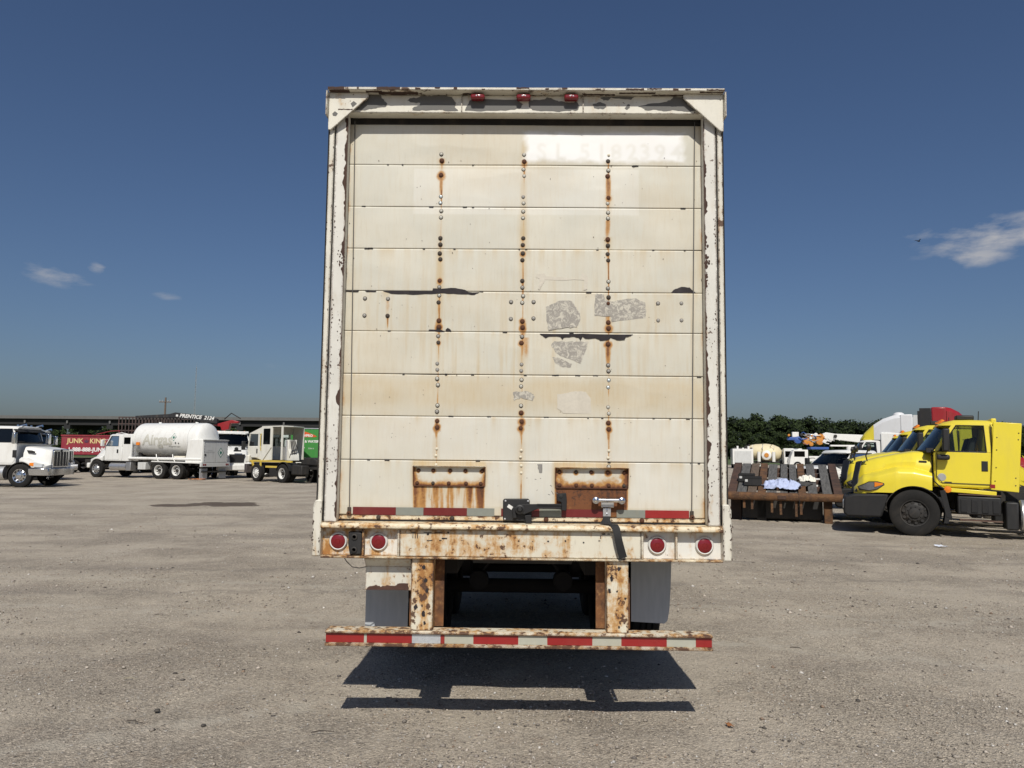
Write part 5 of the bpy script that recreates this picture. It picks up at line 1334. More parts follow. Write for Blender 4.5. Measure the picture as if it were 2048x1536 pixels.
# ------------------------------------------------------------------ white conventional truck, far left
def conventional(name='conventional_truck'):
    r = empty(name)
    hood_body(r, WHITE, [(-.10, 1.80, .70, .82, 1.30, 1.10, 1.20, .95), (.20, 1.78, .68, .80, 1.28, 1.17, 1.12, .90), (.60, 1.72, .62, .74, 1.12, 1.18, 1.00, .86), (.95, 1.66, .60, .66, .98, 1.10, .93, .82), (1.02, 1.62, .58, .62, .96, .98, .92, .82)], (0, .51, .60), 36)
    cab_shell(r, WHITE, -1.75, -.32, .95, 1.96, 2.68, -.48, 1.02, .96, -1.25, .12, glass=DGLASS)
    # chrome grille with vertical bars, crown and bumper
    g = MB().prism([(-.62, .86), (.62, .86), (.62, 1.58), (.55, 1.66), (-.55, 1.66), (-.62, 1.58)], 'x', 1.03, 1.10).build('grille_surround', CHROME, r, bevel=.015)
    MB().box(1.095, 1.106, -.54, .54, .92, 1.56).build('grille_mesh', paint('grille_mesh', (.035, .035, .033), .5, .3, 40, .2), g)
    for y in (-.36, -.12, .12, .36): MB().box(1.104, 1.125, y - .018, y + .018, .91, 1.57).build('grille_bar', CHROME, g)
    MB().lathe([(.08, 0), (.07, .012), (.005, .016)], (1.10, 0, 1.605), 'x', 16).build('badge', BLACKP, g)
    MB().prism([(.98, -1.16), (1.16, -1.05), (1.20, -.6), (1.20, .6), (1.16, 1.05), (.98, 1.16), (.36, 1.20), (.36, 1.12), (.9, 1.0), (.9, -1.0), (.36, -1.12), (.36, -1.20)], 'z', .52, .83).build('bumper', CHROME, r, bevel=.02)
    for s in (-1, 1):
        hl = MB().loft([[(.96, s * 1.07, .88), (.97, s * 1.06, 1.02), (.92, s * 1.14, 1.02), (.92, s * 1.15, .88)], [(.60, s * 1.17, .90), (.60, s * 1.165, 1.10), (.60, s * 1.215, 1.10), (.60, s * 1.22, .90)]]).build('headlight', LAMP, r)
        MB().loft([[(.60, s * 1.17, .93), (.60, s * 1.165, 1.08), (.59, s * 1.195, 1.08), (.59, s * 1.20, .93)], [(.40, s * 1.18, .96), (.40, s * 1.18, 1.07), (.40, s * 1.195, 1.07), (.40, s * 1.20, .96)]]).build('turn_signal', AMBER, hl)
        MB().prism([(.05, 1.62), (.12, 1.50), (.38, 1.50), (.42, 1.56), (.25, 1.61)], 'y', s * .80, s * .86).build('air_scoop', BLACKP, r)
        m = mirror(r, -.25, s * 1.28, 2.14, .50, CHROME, True, .22)
        MB().box(-.45, -.28, s * 1.03, s * 1.05, 1.30, 1.62).build('grab_panel', BLACKP, r, bevel=.01)
        MB().lathe([(.02, -.03), (.32, 0), (.32, 1.0), (.02, 1.03)], (-1.75, s * .85, .62), 'x', 20).build('fuel_tank', ALU, r, smooth=40)
        MB().cyl((-.45, s * .62, 2.68), (-.18, s * .62, 2.74), .045, .06, 10).build('air_horn', CHROME, r)
        pts = [(.60 * math.cos(t), .51 + .60 * math.sin(t)) for t in np.linspace(.2, 3.4, 20)]
        MB().prism(pts + [(p[0] * .96, .51 + (p[1] - .51) * .96) for p in pts[::-1]], 'y', s * .60, s * 1.16).build('arch_liner', FRAME, r)
    MB().prism([(-.52, 2.55), (-.30, 2.50), (-.22, 2.42), (-.26, 2.42), (-.5, 2.5)], 'y', -.98, .98).build('sun_visor', DARKP, r)
    for y in (-.5, 0, .5): MB().lathe([(.05, 0), (.045, .05), (.01, .07)], (-.62, y, 2.69), 'z', 10).build('marker_lamp', CHROME, r)
    MB().box(-5.4, -1.9, -1.15, 1.15, 1.15, 1.35).build('flat_bed', GREYM, r, bevel=.01)
    chassis(r, -5.6, .9); steer_axle(r, 0, CHROME)
    for x in (-3.6, -4.9): dual_axle(r, x, CHROME)
    return r
t = conventional(); put_at(t, (-21.95, 34.7), 2)
tag(t, 'white bonneted truck with chrome grille and bumper at the far left edge', 'truck', 'white bonneted trucks on the left')
c = copy_tree(t); put_at(c, (-26.0, 42.0), 4)
tag(c, 'second white truck showing its chrome mirror behind the chrome-grilled truck', 'truck')

# ------------------------------------------------------------------ white gas tanker truck
def fine(me, d):
    bm = bmesh.new(); bm.from_mesh(me); bmesh.ops.triangulate(bm, faces=bm.faces)
    for k in range(6):
        es = [e for e in bm.edges if e.calc_length() > d]
        if not es: break
        bmesh.ops.subdivide_edges(bm, edges=es, cuts=1); bmesh.ops.triangulate(bm, faces=bm.faces)
    bm.to_mesh(me); bm.free(); return me
def tanker():
    r = empty('tanker_truck')
    fx = 6.15
    hood_body(r, WHITE, [(fx - .40, 1.84, .62, .86, 1.30, 1.10, 1.22, 1.0), (fx - .1, 1.78, .60, .82, 1.30, 1.17, 1.16, 1.0), (fx + .25, 1.68, .55, .76, 1.24, 1.16, 1.12, .92), (fx + .55, 1.50, .48, .66, 1.14, 1.08, 1.04, .84), (fx + .74, 1.20, .40, .54, 1.0, .92, .96, .84), (fx + .79, 1.0, .36, .48, .92, .84, .9, .84)], (fx, .51, .60), 40)
    cab_shell(r, WHITE, 4.36, fx - .44, .98, 1.88, 2.60, fx - .80, 1.02, .97, 4.66, .22, glass=DGLASS)
    MB().prism([(3.62, .98), (4.34, .98), (4.34, 2.58), (3.62, 2.60)], 'y', -1.04, 1.04).build('sleeper_box', WHITE, r, bevel=.04)
    for s in (-1, 1): MB().box(3.72, 4.22, s * 1.035, s * 1.047, 2.0, 2.40).build('sleeper_window', DGLASS, r, bevel=.03)
    MB().tube([(4.4, .6, 2.60), (4.9, .6, 2.68), (5.3, .62, 2.62)], .02, 6).build('roof_rail', WHITE, r)
    MB().box(fx + .62, fx + .84, -1.12, 1.12, .55, .86).build('bumper', WHITE, r, bevel=.05)
    # vessel with domed ends
    N2 = 40
    L0, L1, RV, ZC = -.9, 3.55, .985, 2.29
    prof = [(RV * math.sin(t), L0 - .45 * math.cos(t)) for t in np.linspace(.02, math.pi / 2, 10)] + [(RV * math.cos(t), L1 + .45 * math.sin(t)) for t in np.linspace(0, math.pi / 2 - .02, 10)]
    tank = MB().lathe(prof, (0, 0, ZC), 'x', N2).build('tank', WHITE, r, smooth=30)
    MB().lathe([(RV + .004, 0), (RV + .004, .03)], (-.45, 0, ZC), 'x', N2, closed=True).build('band', LGREY, tank)
    for x in (2.55, -.2): MB().cyl((x, 0, 3.26), (x, 0, 3.33), .09, .08, 12).build('fitting', WHITE, tank)
    # faded lettering wrapped on the side of the vessel
    fade = paint('faded_lettering', (.50, .49, .43), .5, .05, 10, .3, (.62, .62, .58))
    for s in (1, -1):
        me = fine(text_mesh('Airgas', .88, fade, 0, .12, bold=.022), .07)
        for v in me.vertices:
            x, z = v.co.x, v.co.y
            a = z / RV
            v.co = (s * -x + 1.78, s * (RV + .006) * math.cos(a - .02), ZC - .02 + (RV + .006) * math.sin(a - .02))
        put('lettering', me, tank)
        dk = paint('placard_green', (.015, .16, .11), .4, .1, 10, .1)
        for k, (cx, cz, q, mm) in enumerate(((.55, .14, .24, dk), (.55, .14, .19, WHITE), (.55, .12, .10, dk), (.42, -.20, .07, BLACKP), (.20, -.22, .055, BLACKP))):
            pts = []
            for dx, dz in ((0, q), (q * .8, 0), (0, -q), (-q * .8, 0)):
                a = (cz + dz) / RV; pts.append((cx + dx, s * (RV + .008 + k * .002) * math.cos(a), ZC + (RV + .008 + k * .002) * math.sin(a)))
            MB().add(pts, [(0, 1, 2, 3)]).build('placard', mm, tank)
        me = text_mesh('Refrigerated Liquid', .11, BLACKP, 0)
        for v in me.vertices:
            x, z = v.co.x, v.co.y - .42; a = z / RV
            v.co = (s * -x + .55, s * (RV + .006) * math.cos(a), ZC + (RV + .006) * math.sin(a))
        put('lettering', me, tank)
    # pump cabinet at the tail
    cb = MB().prism([(-.45, 1.05), (-.62, 2.20), (-.85, 2.30), (-1.66, 2.31), (-1.66, .98), (-.45, .98)], 'y', -1.0, 1.10).build('pump_cabinet', WHITE, r, bevel=.03)
    MB().box(-1.70, -1.662, -.94, 1.04, 1.0, 2.22).build('cabinet_doors', LGREY, cb, bevel=.01)
    MB().box(-1.74, -1.66, -1.0, 1.10, 2.23, 2.30).build('cabinet_eave', GREYM, cb, bevel=.01)
    for y in (-.94, .06, 1.0): MB().box(-1.707, -1.699, y, y + .02, 1.02, 2.20).build('door_seam', GREYM, cb)
    for k in range(7):
        for y in (.98, -.90): MB().box(-1.712, -1.699, y - .012, y + .012, 1.10 + k * .16, 1.13 + k * .16).build('hinge', FRAME, cb)
    for q, mm, e in ((.30, dk, .002), (.24, WHITE, .004), (.13, dk, .006)):
        MB().add([(-1.702 - e, -.36, 1.55 + q), (-1.702 - e, -.36 + q * .85, 1.55), (-1.702 - e, -.36, 1.55 - q), (-1.702 - e, -.36 - q * .85, 1.55)], [(0, 1, 2, 3)]).build('placard', mm, cb)
    put('lettering', text_mesh('Nitrogen\nRefrigerated Liquid', .10, GREYM, 0), cb, (-1.704, .52, 1.62), (R(90), 0, R(-90)))
    for y, z in ((.9, 1.42),): MB().box(-1.72, -1.70, y - .05, y + .05, z - .05, z + .05).build('lock', BLACKP, cb)
    MB().tube([(-1.2, .2, 2.3), (-1.2, .2, 2.52), (-1.2, .35, 2.60), (-1.2, .5, 2.52)], .05, 8).build('vent_pipe', WHITE, cb)
    bp = MB().box(-1.72, -1.60, -1.15, 1.20, .74, .975).build('tail_beam', LGREY, r, bevel=.01)
    for y in (1.02, .88, -.86, -1.0): MB().lathe([(.06, 0), (.055, -.012), (.002, -.02)], (-1.72, y, .86), 'x', 14).build('tail_lamp', REDLENS, bp)
    for y in (1.21,):
        for x in (-1.30, -1.42): MB().lathe([(.05, 0), (.04, .012), (.002, .015)], (x, 1.16, .86), 'y', 12).build('marker_lamp', BLACKP, bp)
    MB().box(-1.66, -1.58, -1.0, 1.05, .42, .50).build('rear_guard', FRAME, r)
    for y in (.78, -.78): MB().box(-1.52, -1.50, y - .30, y + .30, .06, .64).build('mudflap', RUBFLAP, r)
    # running boards: hose tube, fender plates
    for s in (-1, 1):
        MB().cyl((-1.60, s * 1.06, 1.17), (3.75, s * 1.06, 1.17), .085, .085, 14).build('hose_tube', WHITE, r, smooth=40)
        MB().prism([(1.92, .98), (1.86, 1.04), (-1.08, 1.0), (-1.60, .98), (-1.6, .93), (-1.05, .94), (1.8, .98)], 'y', s * .72, s * 1.22).build('fender_plate', WHITE, r)
        for x in (1.55, .35): MB().tube([(x - .12, s * 1.16, 1.02), (x, s * 1.18, 1.22), (x + .08, s * 1.14, 1.42)], .025, 6).build('bracket', WHITE, r)
        MB().lathe([(.02, -.02), (.22, 0), (.22, 1.25), (.02, 1.27)], (3.95, s * .92, .66), 'x', 20).build('fuel_tank', ALU, r, smooth=40)
        MB().box(3.55, 3.92, s * .70, s * 1.12, .44, .92).build('step_box', ALU, r, bevel=.02)
        MB().box(2.42, 3.0, s * .72, s * 1.12, .52, .94).build('tool_box', LGREY, r, bevel=.02)
        mirror(r, fx - .52, s * 1.28, 2.05, .40, WHITE)
    for s in (-1, 1):
        for k in range(6): MB().cyl((3.35, s * .98, 1.15 + k * .17), (3.60, s * .98, 1.15 + k * .17), .015, .015, 6).build('ladder_rung', ALU, r)
        for x in (3.36, 3.59): MB().cyl((x, s * .98, 1.0), (x, s * .98, 2.1), .015, .015, 6).build('ladder_rail', ALU, r)
        MB().tube([(3.5, s * .8, 1.1), (3.3, s * 1.0, 1.3), (3.0, s * 1.02, 1.32), (2.8, s * .9, 1.2)], .03, 6).build('supply_hose', FRAME, r)
        MB().box(-.3, .5, s * .80, s * .98, 1.22, 1.34).build('valve_manifold', CREAM, r, bevel=.02)
        MB().box(3.05, 3.30, s * .995, s * 1.03, 1.95, 2.12).build('placard_holder', AMBER, r)
    MB().prism([(3.3, 1.0), (3.5, 1.0), (3.5, 1.7), (3.3, 1.4)], 'y', -.6, .6).build('cradle', FRAME, r); MB().box(-.6, -.4, -.6, .6, 1.0, 1.45).build('cradle', FRAME, r)
    chassis(r, -1.6, fx + .6); steer_axle(r, fx, ALU)
    for x in (0.08, 1.37): dual_axle(r, x, WHITE)
    return r
t = tanker(); put_at(t, (-19.38, 45.29), 161)
tag(t, 'white bulk gas tanker truck with faded Airgas lettering on its vessel', 'truck')

# ------------------------------------------------------------------ white and yellow yard tractor
def yard_tractor():
    r = empty('yard_tractor')
    OFFW = paint('offwhite_paint', (.70, .69, .62), .4, .05, 3, .25, (.35, .3, .22))
    YEL2 = paint('dull_yellow_paint', (.62, .46, .08), .45, .08, 4, .35, (.25, .2, .1))
    fx = 2.5
    # tall rear box of the cab and sloping-roof driver half
    MB().prism([(2.30, 1.18), (3.66, 1.45), (3.66, 1.95), (2.30, 1.95)], 'y', -1.02, 1.02).build('cab', OFFW, r, bevel=.03)
    MB().prism([(2.30, 2.62), (3.46, 2.62), (3.56, 2.66), (2.30, 3.02)], 'y', -1.03, 1.03).build('sloped_roof', OFFW, r, bevel=.02)
    for s in (-1, 1):
        MB().prism([(3.60, 1.9), (3.66, 1.9), (3.52, 2.64), (3.44, 2.64)], 'y', s * .96, s * 1.02).build('pillar', OFFW, r)
        MB().prism([(2.52, 1.9), (2.66, 1.9), (2.66, 2.64), (2.52, 2.64)], 'y', s * .96, s * 1.02).build('pillar', OFFW, r)
        pane(r, 'side_window', [(2.66, s * .99, 1.95), (3.60, s * .99, 1.95), (3.45, s * .99, 2.62), (2.66, s * .99, 2.62)], GLASS)
        d = MB().box(2.62, 3.30, s * 1.02, s * 1.035, 1.32, 1.92).build('door', OFFW, r, bevel=.01)
        MB().box(2.66, 2.76, s * 1.03, s * 1.05, 1.55, 1.80).build('door_handle', BLACKP, d)
        # the rear sliding panel with tall window, and the open back corner
        MB().prism([(1.30, 1.20), (2.28, 1.16), (2.28, 3.04), (1.30, 3.02)], 'y', s * .98, s * 1.06).build('side_panel', OFFW, r, bevel=.01)
        MB().box(1.46, 2.10, s * 1.055, s * 1.068, 2.05, 2.92).build('panel_window', DGLASS, r, bevel=.02)
        MB().tube([(1.30, s * 1.09, 1.9), (2.05, s * 1.09, 1.2)], .025, 6).build('grab_rail', OFFW, r)
        MB().tube([(2.25, s * 1.10, 1.7), (2.25, s * 1.14, 1.9), (2.25, s * 1.14, 2.5), (2.25, s * 1.10, 2.65)], .02, 6).build('grab_rail', YEL2, r)
        (MB().box(.36, .46, s * .98, s * 1.05, 1.22, 3.02).build('corner_post', OFFW, r) if s > 0 else None)
        mirror(r, 3.72, s * 1.26, 1.98, .50, BLACKP)
        # yellow deck frame, steps
        MB().box(-.55, 3.30, s * .98, s * 1.10, 1.08, 1.18).build('deck_beam', YEL2, r, bevel=.01)
        MB().prism([(3.1, 1.08), (2.95, 1.08), (2.75, .35), (2.25, .35), (2.25, .42), (2.70, .42), (2.72, .75), (2.2, .75), (2.2, .82), (2.78, .82)], 'y', s * 1.08, s * 1.14).build('step_bracket', YEL2, r)
        MB().box(2.15, 2.25, s * 1.08, s * 1.14, .35, 1.08).build('step_post', YEL2, r)
        MB().box(.50, 1.9, s * .9, s * 1.0, .78, .88).build('frame_strip', YEL2, r)
        MB().box(.75, 1.55, s * .55, s * 1.0, .30, .78).build('tank', FRAME, r, bevel=.04)
        pts = [(.62 * math.cos(t), .5 + .62 * math.sin(t)) for t in np.linspace(.25, 2.9, 12)]
        MB().prism(pts + [(p[0] * .95, .5 + (p[1] - .5) * .95) for p in pts[::-1]], 'y', s * .55, s * 1.22).build('rear_fender', BLACKP, r)
        MB().box(-1.5, -.6, s * .6, s * 1.1, .45, .95).build('battery_box', FRAME, r, bevel=.05)
    MB().prism([(2.28, -1.04), (2.28, 1.06), (.36, 1.06), (.36, .35), (1.3, -1.04)], 'z', 3.0, 3.06).build('top_roof', OFFW, r, bevel=.015)
    MB().box(.4, .44, .40, .97, 1.22, 1.9).build('rear_wall', GREYM, r); MB().box(.4, 2.3, -.97, .97, 1.16, 1.22).build('cab_floor', DARKP, r)
    pane(r, 'windscreen', [(3.66, -.96, 1.95), (3.66, .96, 1.95), (3.50, .96, 2.62), (3.50, -.96, 2.62)], DGLASS)
    MB().box(3.40, 3.72, -1.1, 1.1, 1.05, 1.45).build('front_apron', OFFW, r, bevel=.04)
    MB().box(3.55, 3.78, -1.12, 1.12, .45, .95).build('bumper', paint('dark_bumper', (.06, .05, .05), .6, .2, 6, .3), r, bevel=.03)
    for y in (-.25, 0, .25): MB().cyl((.2, y + .62, 1.2), (.2, y + .62, 2.25), .055, .055, 10).build('exhaust_pipe', ALU, r)
    MB().prism([(.30, 1.18), (-.20, 1.18), (-.15, 1.5), (.05, 1.8), (.08, 2.3), (.25, 2.3)], 'y', .30, .85).build('air_tower', OFFW, r, bevel=.02)
    for k in range(4): MB().tube([(.1, .45 + k * .08, 2.3), (-.2, .5 + k * .1, 1.9 - k * .06), (-.1, .5 + k * .12, 1.35)], .025, 6).build('air_hose', FRAME, r)
    MB().prism([(-.6, 1.05), (-1.0, 1.36), (-1.7, 1.36), (-2.4, 1.05), (-2.3, .95), (-.6, .95)], 'y', -.55, .55).build('fifth_wheel', FRAME, r, bevel=.05)
    chassis(r, -2.75, 3.5, .74); steer_axle(r, fx, WHITE, .50); dual_axle(r, .08, WHITE, .50)
    return r
t = yard_tractor(); put_at(t, (-12.0, 42.04), 142)
tag(t, 'white and yellow terminal yard tractor with boxy cab beside the green van', 'truck')

# ------------------------------------------------------------------ white truck facing the camera beside the tanker
def facing_truck():
    r = empty('highway_tractor')
    hood_body(r, WHITE, [(-.40, 2.02, .80, .92, 1.40, 1.12, 1.28, .95), (.2, 1.92, .76, .86, 1.30, 1.18, 1.15, .92), (.8, 1.72, .66, .76, 1.10, 1.14, 1.0, .86), (1.15, 1.50, .58, .66, .98, 1.02, .94, .84), (1.28, 1.15, .5, .56, .9, .9, .88, .82)], (0, .51, .60), 34)
    cab_shell(r, WHITE, -1.7, -.40, 1.0, 2.04, 2.86, -.85, 1.10, 1.04, -1.45, .35, glass=DGLASS)
    MB().box(-1.3, -.62, -1.06, 1.06, 2.74, 2.90).build('visor', WHITE, r, bevel=.05)
    g = MB().prism([(-.40, .95), (.40, .95), (.46, 1.46), (-.46, 1.46)], 'x', 1.20, 1.30).build('grille', DARKP, r)
    MB().box(1.28, 1.315, -.22, .22, 1.62, 1.72).build('badge_plate', BLACKP, r); MB().lathe([(.12, 0), (.1, .02), (.005, .03)], (.98, 0, 1.78), 'x', 16).build('emblem', BLACKP, r)
    MB().box(1.10, 1.46, -1.16, 1.16, .48, .84).build('bumper', WHITE, r, bevel=.06)
    for s in (-1, 1):
        MB().box(1.12, 1.27, s * .72, s * 1.02, .90, 1.08).build('headlight', LAMP, r, bevel=.03)
        mirror(r, -.35, s * 1.42, 2.30, .62, BLACKP)
        MB().lathe([(.01, -.06), (.09, -.03), (.10, .02), (.02, .05)], (.95, s * .85, 1.95), 'x', 12).build('hood_mirror', BLACKP, r)
        MB().tube([(.5, s * .2, 1.9), (.3, s * .55, 2.05)], .012, 5).build('wiper', BLACKP, r)
    for y in (-.8, -.4, 0, .4, .8): MB().lathe([(.045, 0), (.04, .03), (.01, .045)], (-.75, y, 2.88), 'z', 10).build('marker_lamp', AMBER, r)
    chassis(r, -6.2, .9); steer_axle(r, 0, ALU)
    for x in (-4.4, -5.7): dual_axle(r, x, ALU)
    return r
t = facing_truck(); put_at(t, (-18.0, 47.9), -58)
tag(t, 'white highway truck facing forward between the tanker and the yard tractor', 'truck')

# ------------------------------------------------------------------ red junk-removal truck
def red_box_truck():
    r = empty('junk_truck')
    RB = paint('red_box_paint', (.235, .020, .034), .45, .06, 2, .2)
    b_ = MB().box(-1.95, 2.1, -1.2, 1.2, 1.26, 2.64).build('dump_box', RB, r, bevel=.03)
    for x in (-2.3, -1.1, 0, 1.1, 1.95): MB().box(x, x + .08, -1.235, -1.2, 1.28, 2.62).build('rib', RB, b_) if x in (1.95,) else None
    MB().box(-1.97, 2.12, -1.25, -1.16, 2.56, 2.66).build('top_rail', RB, b_)
    GOLD = paint('gold_lettering', (.62, .47, .22), .5, .05, 10, .1)
    o = put('lettering', text_mesh('JUNK', .46, GOLD, .004, bold=.012), b_, (-.98, -1.215, 2.22), (R(90), 0, 0)); put('lettering', text_mesh('KING', .46, GOLD, .004, bold=.012), b_, (.58, -1.215, 2.22), (R(90), 0, 0))
    # crown mark between the words
    MB().poly([(-.32, 2.12), (-.08, 2.12), (-.03, 2.32), (-.12, 2.24), (-.20, 2.37), (-.28, 2.24), (-.37, 2.32)], -1.218, -1.206).build('crown_mark', paint('crown_dark', (.08, .03, .06), .5, .1, 5, 0), b_)
    put('lettering', text_mesh('1-888-888-JUNK', .38, WHITE, .006, bold=.012), b_, (-.15, -1.215, 1.62), (R(90), 0, 0))
    MB().tube([(.4, -1.1, 2.7), (1.4, -1.1, 2.95), (2.0, -1.1, 2.98), (2.05, -1.1, 2.66)], .03, 6).build('tarp_arm', RB, b_)
    MB().prism([(2.3, .9), (3.9, .9), (3.9, 1.7), (3.5, 2.3), (2.3, 2.3)], 'y', -1.05, 1.05).build('cab', RB, r, bevel=.06)
    for s in (-1, 1): MB().prism([(2.6, 1.65), (3.7, 1.65), (3.42, 2.2), (2.6, 2.2)], 'y', s * 1.045, s * 1.056).build('side_window', DGLASS, r)
    chassis(r, -2.4, 3.8, .78); steer_axle(r, 3.1, ALU, .48, False); dual_axle(r, -1.3, ALU, .48)
    MB().box(-.4, 2.0, -.9, .9, .5, 1.0).build('hydraulics', FRAME, r, bevel=.05)
    return r
t = red_box_truck(); put_at(t, (-30.6, 55.3), 3)
tag(t, 'red junk-hauling truck with gold JUNK KING lettering beyond the white cab', 'truck')

# ------------------------------------------------------------------ grapple loader truck
def grapple_truck():
    r = empty('grapple_truck')
    STEEL = rusty('dark_scrap_steel', (.075, .05, .042), (.035, .03, .03), (.11, .075, .06), 3)
    BOOM = paint('boom_black', (.016, .016, .018), .5, .2, 3, .2)
    MB().box(-4.7, -.2, -1.2, 1.2, 1.1, 1.5).build('body_floor', STEEL, r)
    for s in (-1, 1):
        g = MB()
        for k in range(19): g.box(-4.7 + k * .25, -4.63 + k * .25, s * 1.2 - .03, s * 1.2 + .03, 1.5, 4.0)
        for z in (2.0, 2.5, 3.0, 3.5, 3.98): g.box(-4.7, -.2, s * 1.2 - .035, s * 1.2 + .035, z, z + .07)
        o = g.build('side_cage', STEEL, r)
    MB().box(-4.68, -.22, -1.1, 1.1, 1.5, 3.1).build('scrap_load', STEEL, r)
    MB().box(.9, 1.5, -.4, .4, 1.2, 3.9).build('crane_column', BOOM, r, bevel=.03)
    bm_ = MB().prism([(-3.4, 4.12), (-.9, 4.28), (-.5, 4.40), (2.0, 4.16), (2.6, 3.95), (2.6, 3.62), (1.8, 3.72), (-.4, 4.02), (-3.4, 3.98)], 'y', -1.36, -1.05).build('boom', BOOM, r, bevel=.01)
    put('lettering', text_mesh('PRENTICE  2124', .36, WHITE, .006, .25, bold=.012), bm_, (1.1, -1.365, 4.07), (R(90), R(4.5), 0))
    MB().box(-.42, -.26, -1.375, -1.36, 4.10, 4.24).build('logo_square', WHITE, bm_)
    MB().prism([(2.2, 3.5), (3.6, 3.9), (4.1, 3.8), (4.1, 3.66), (3.5, 3.64), (3.4, 3.2), (2.9, 3.1), (2.8, 3.4)], 'y', -1.2, -.8).build('grapple_head', REDP, r, bevel=.03)
    MB().tube([(3.0, -1.0, 3.95), (3.5, -1.0, 4.4), (4.2, -1.0, 4.0)], .04, 6).build('hose', FRAME, r)
    MB().prism([(2.0, .9), (3.9, .9), (3.9, 1.8), (3.5, 2.7), (2.0, 2.7)], 'y', -1.1, 1.1).build('cab', WHITE, r, bevel=.06)
    MB().add([(3.86, -.95, 1.9), (3.86, .95, 1.9), (3.56, .95, 2.58), (3.56, -.95, 2.58)], [(0, 1, 2, 3)]).build('windscreen', DGLASS, r)
    chassis(r, -4.6, 3.8, .78); steer_axle(r, 3.0, ALU, .5, False); dual_axle(r, -2.4, ALU, .5); dual_axle(r, -3.6, ALU, .5)
    return r
t = grapple_truck(); put_at(t, (-24.85, 57.2), 0)
tag(t, 'black boom grapple loader truck reading PRENTICE 2124 behind the tanker', 'truck')

# ------------------------------------------------------------------ green restoration van and white utility truck
def green_truck():
    r = empty('box_truck')
    GR = paint('green_box_paint', (.045, .23, .045), .4, .05, 2, .1)
    b_ = MB().box(-.1, 6.0, -1.2, 1.2, 1.05, 3.02).build('cargo_box', GR, r, bevel=.02)
    MB().box(-.13, -.07, -1.23, 1.23, 1.03, 3.05).build('corner_trim', ALU, b_); MB().box(-.1, 6.0, -1.225, 1.225, 3.0, 3.06).build('top_trim', ALU, b_)
    OR = paint('orange_mark', (.60, .10, .02), .45, .05, 5, .1)
    MB().poly([(.14, 2.56), (.30, 2.65), (.78, 2.84), (1.30, 2.65), (1.46, 2.56), (1.30, 2.52), (.30, 2.52)], -1.207, -1.198).build('house_mark', OR, b_)
    put('lettering', text_mesh('SERVPRO', .20, WHITE, .002, bold=.008), b_, (.80, -1.210, 2.60), (R(90), 0, 0))
    put('lettering', text_mesh('FIRE & WATER -', .19, WHITE, .002, align='LEFT', bold=.008), b_, (.36, -1.207, 2.26), (R(90), 0, 0))
    put('lettering', text_mesh('Like it', .13, WHITE, .002, align='LEFT'), b_, (.98, -1.207, 1.86), (R(90), 0, 0))
    for k, w_ in enumerate((.28, .5, .6, .4)): MB().box(.36, .36 + w_, -1.206, -1.198, 1.36 - k * .06, 1.385 - k * .06).build('small_print', WHITE, b_)
    MB().tube([(-.16, -1.1, 1.2), (-.2, -1.1, 1.5), (-.2, -1.1, 2.0), (-.14, -1.1, 2.1)], .02, 6).build('grab_rail', WHITE, r)
    MB().prism([(6.1, .8), (7.9, .8), (7.9, 1.5), (7.3, 2.3), (6.1, 2.35)], 'y', -1.0, 1.0).build('cab', GR, r, bevel=.08)
    MB().box(.1, .5, -.9, .9, .45, .95).build('step_bumper', FRAME, r, bevel=.02)
    chassis(r, 0, 7.5, .72); steer_axle(r, 6.9, WHITE, .42, False); dual_axle(r, 1.4, WHITE, .42)
    return r
t = green_truck(); put_at(t, (-13.6, 46.4), 3)
tag(t, 'bright green box van with orange SERVPRO mark beside the trailer', 'van')
def utility_truck():
    r = empty('utility_truck')
    MB().box(-1.6, 1.2, -1.1, 1.1, .95, 1.75).build('service_body', WHITE, r, bevel=.03)
    for k in range(3): MB().box(-1.5 + k * .9, -.72 + k * .9, -1.115, -1.1, 1.02, 1.70).build('locker_door', LGREY, r, bevel=.01)
    MB().prism([(1.25, .8), (3.2, .8), (3.2, 1.5), (2.7, 2.1), (1.25, 2.2)], 'y', -1.0, 1.0).build('cab', WHITE, r, bevel=.08)
    MB().cyl((-.6, 0, 1.75), (-.6, 0, 2.7), .18, .15, 14).build('turret', WHITE, r)
    MB().box(-1.5, 1.7, -.14, .14, 2.56, 2.84).build('boom', WHITE, r, bevel=.03)
    MB().box(1.5, 2.0, -.4, .4, 2.35, 2.85).build('bucket', WHITE, r, bevel=.05)
    for x in (.0, .3, .6): MB().cyl((x, -.5, 1.75), (x, -.5, 2.5), .10, .10, 12).build('gas_bottle', WHITE, r)
    MB().tube([(.9, -.6, 1.75), (.8, -.6, 2.4), (.4, -.6, 2.5)], .03, 6).build('hose', FRAME, r)
    chassis(r, -1.5, 3.0, .65); steer_axle(r, 2.5, WHITE, .42, False); dual_axle(r, -.6, WHITE, .42)
    return r
t = utility_truck(); put_at(t, (-16.2, 51.0), 10)
tag(t, 'white bucket utility truck half hidden behind the yard tractor', 'truck')
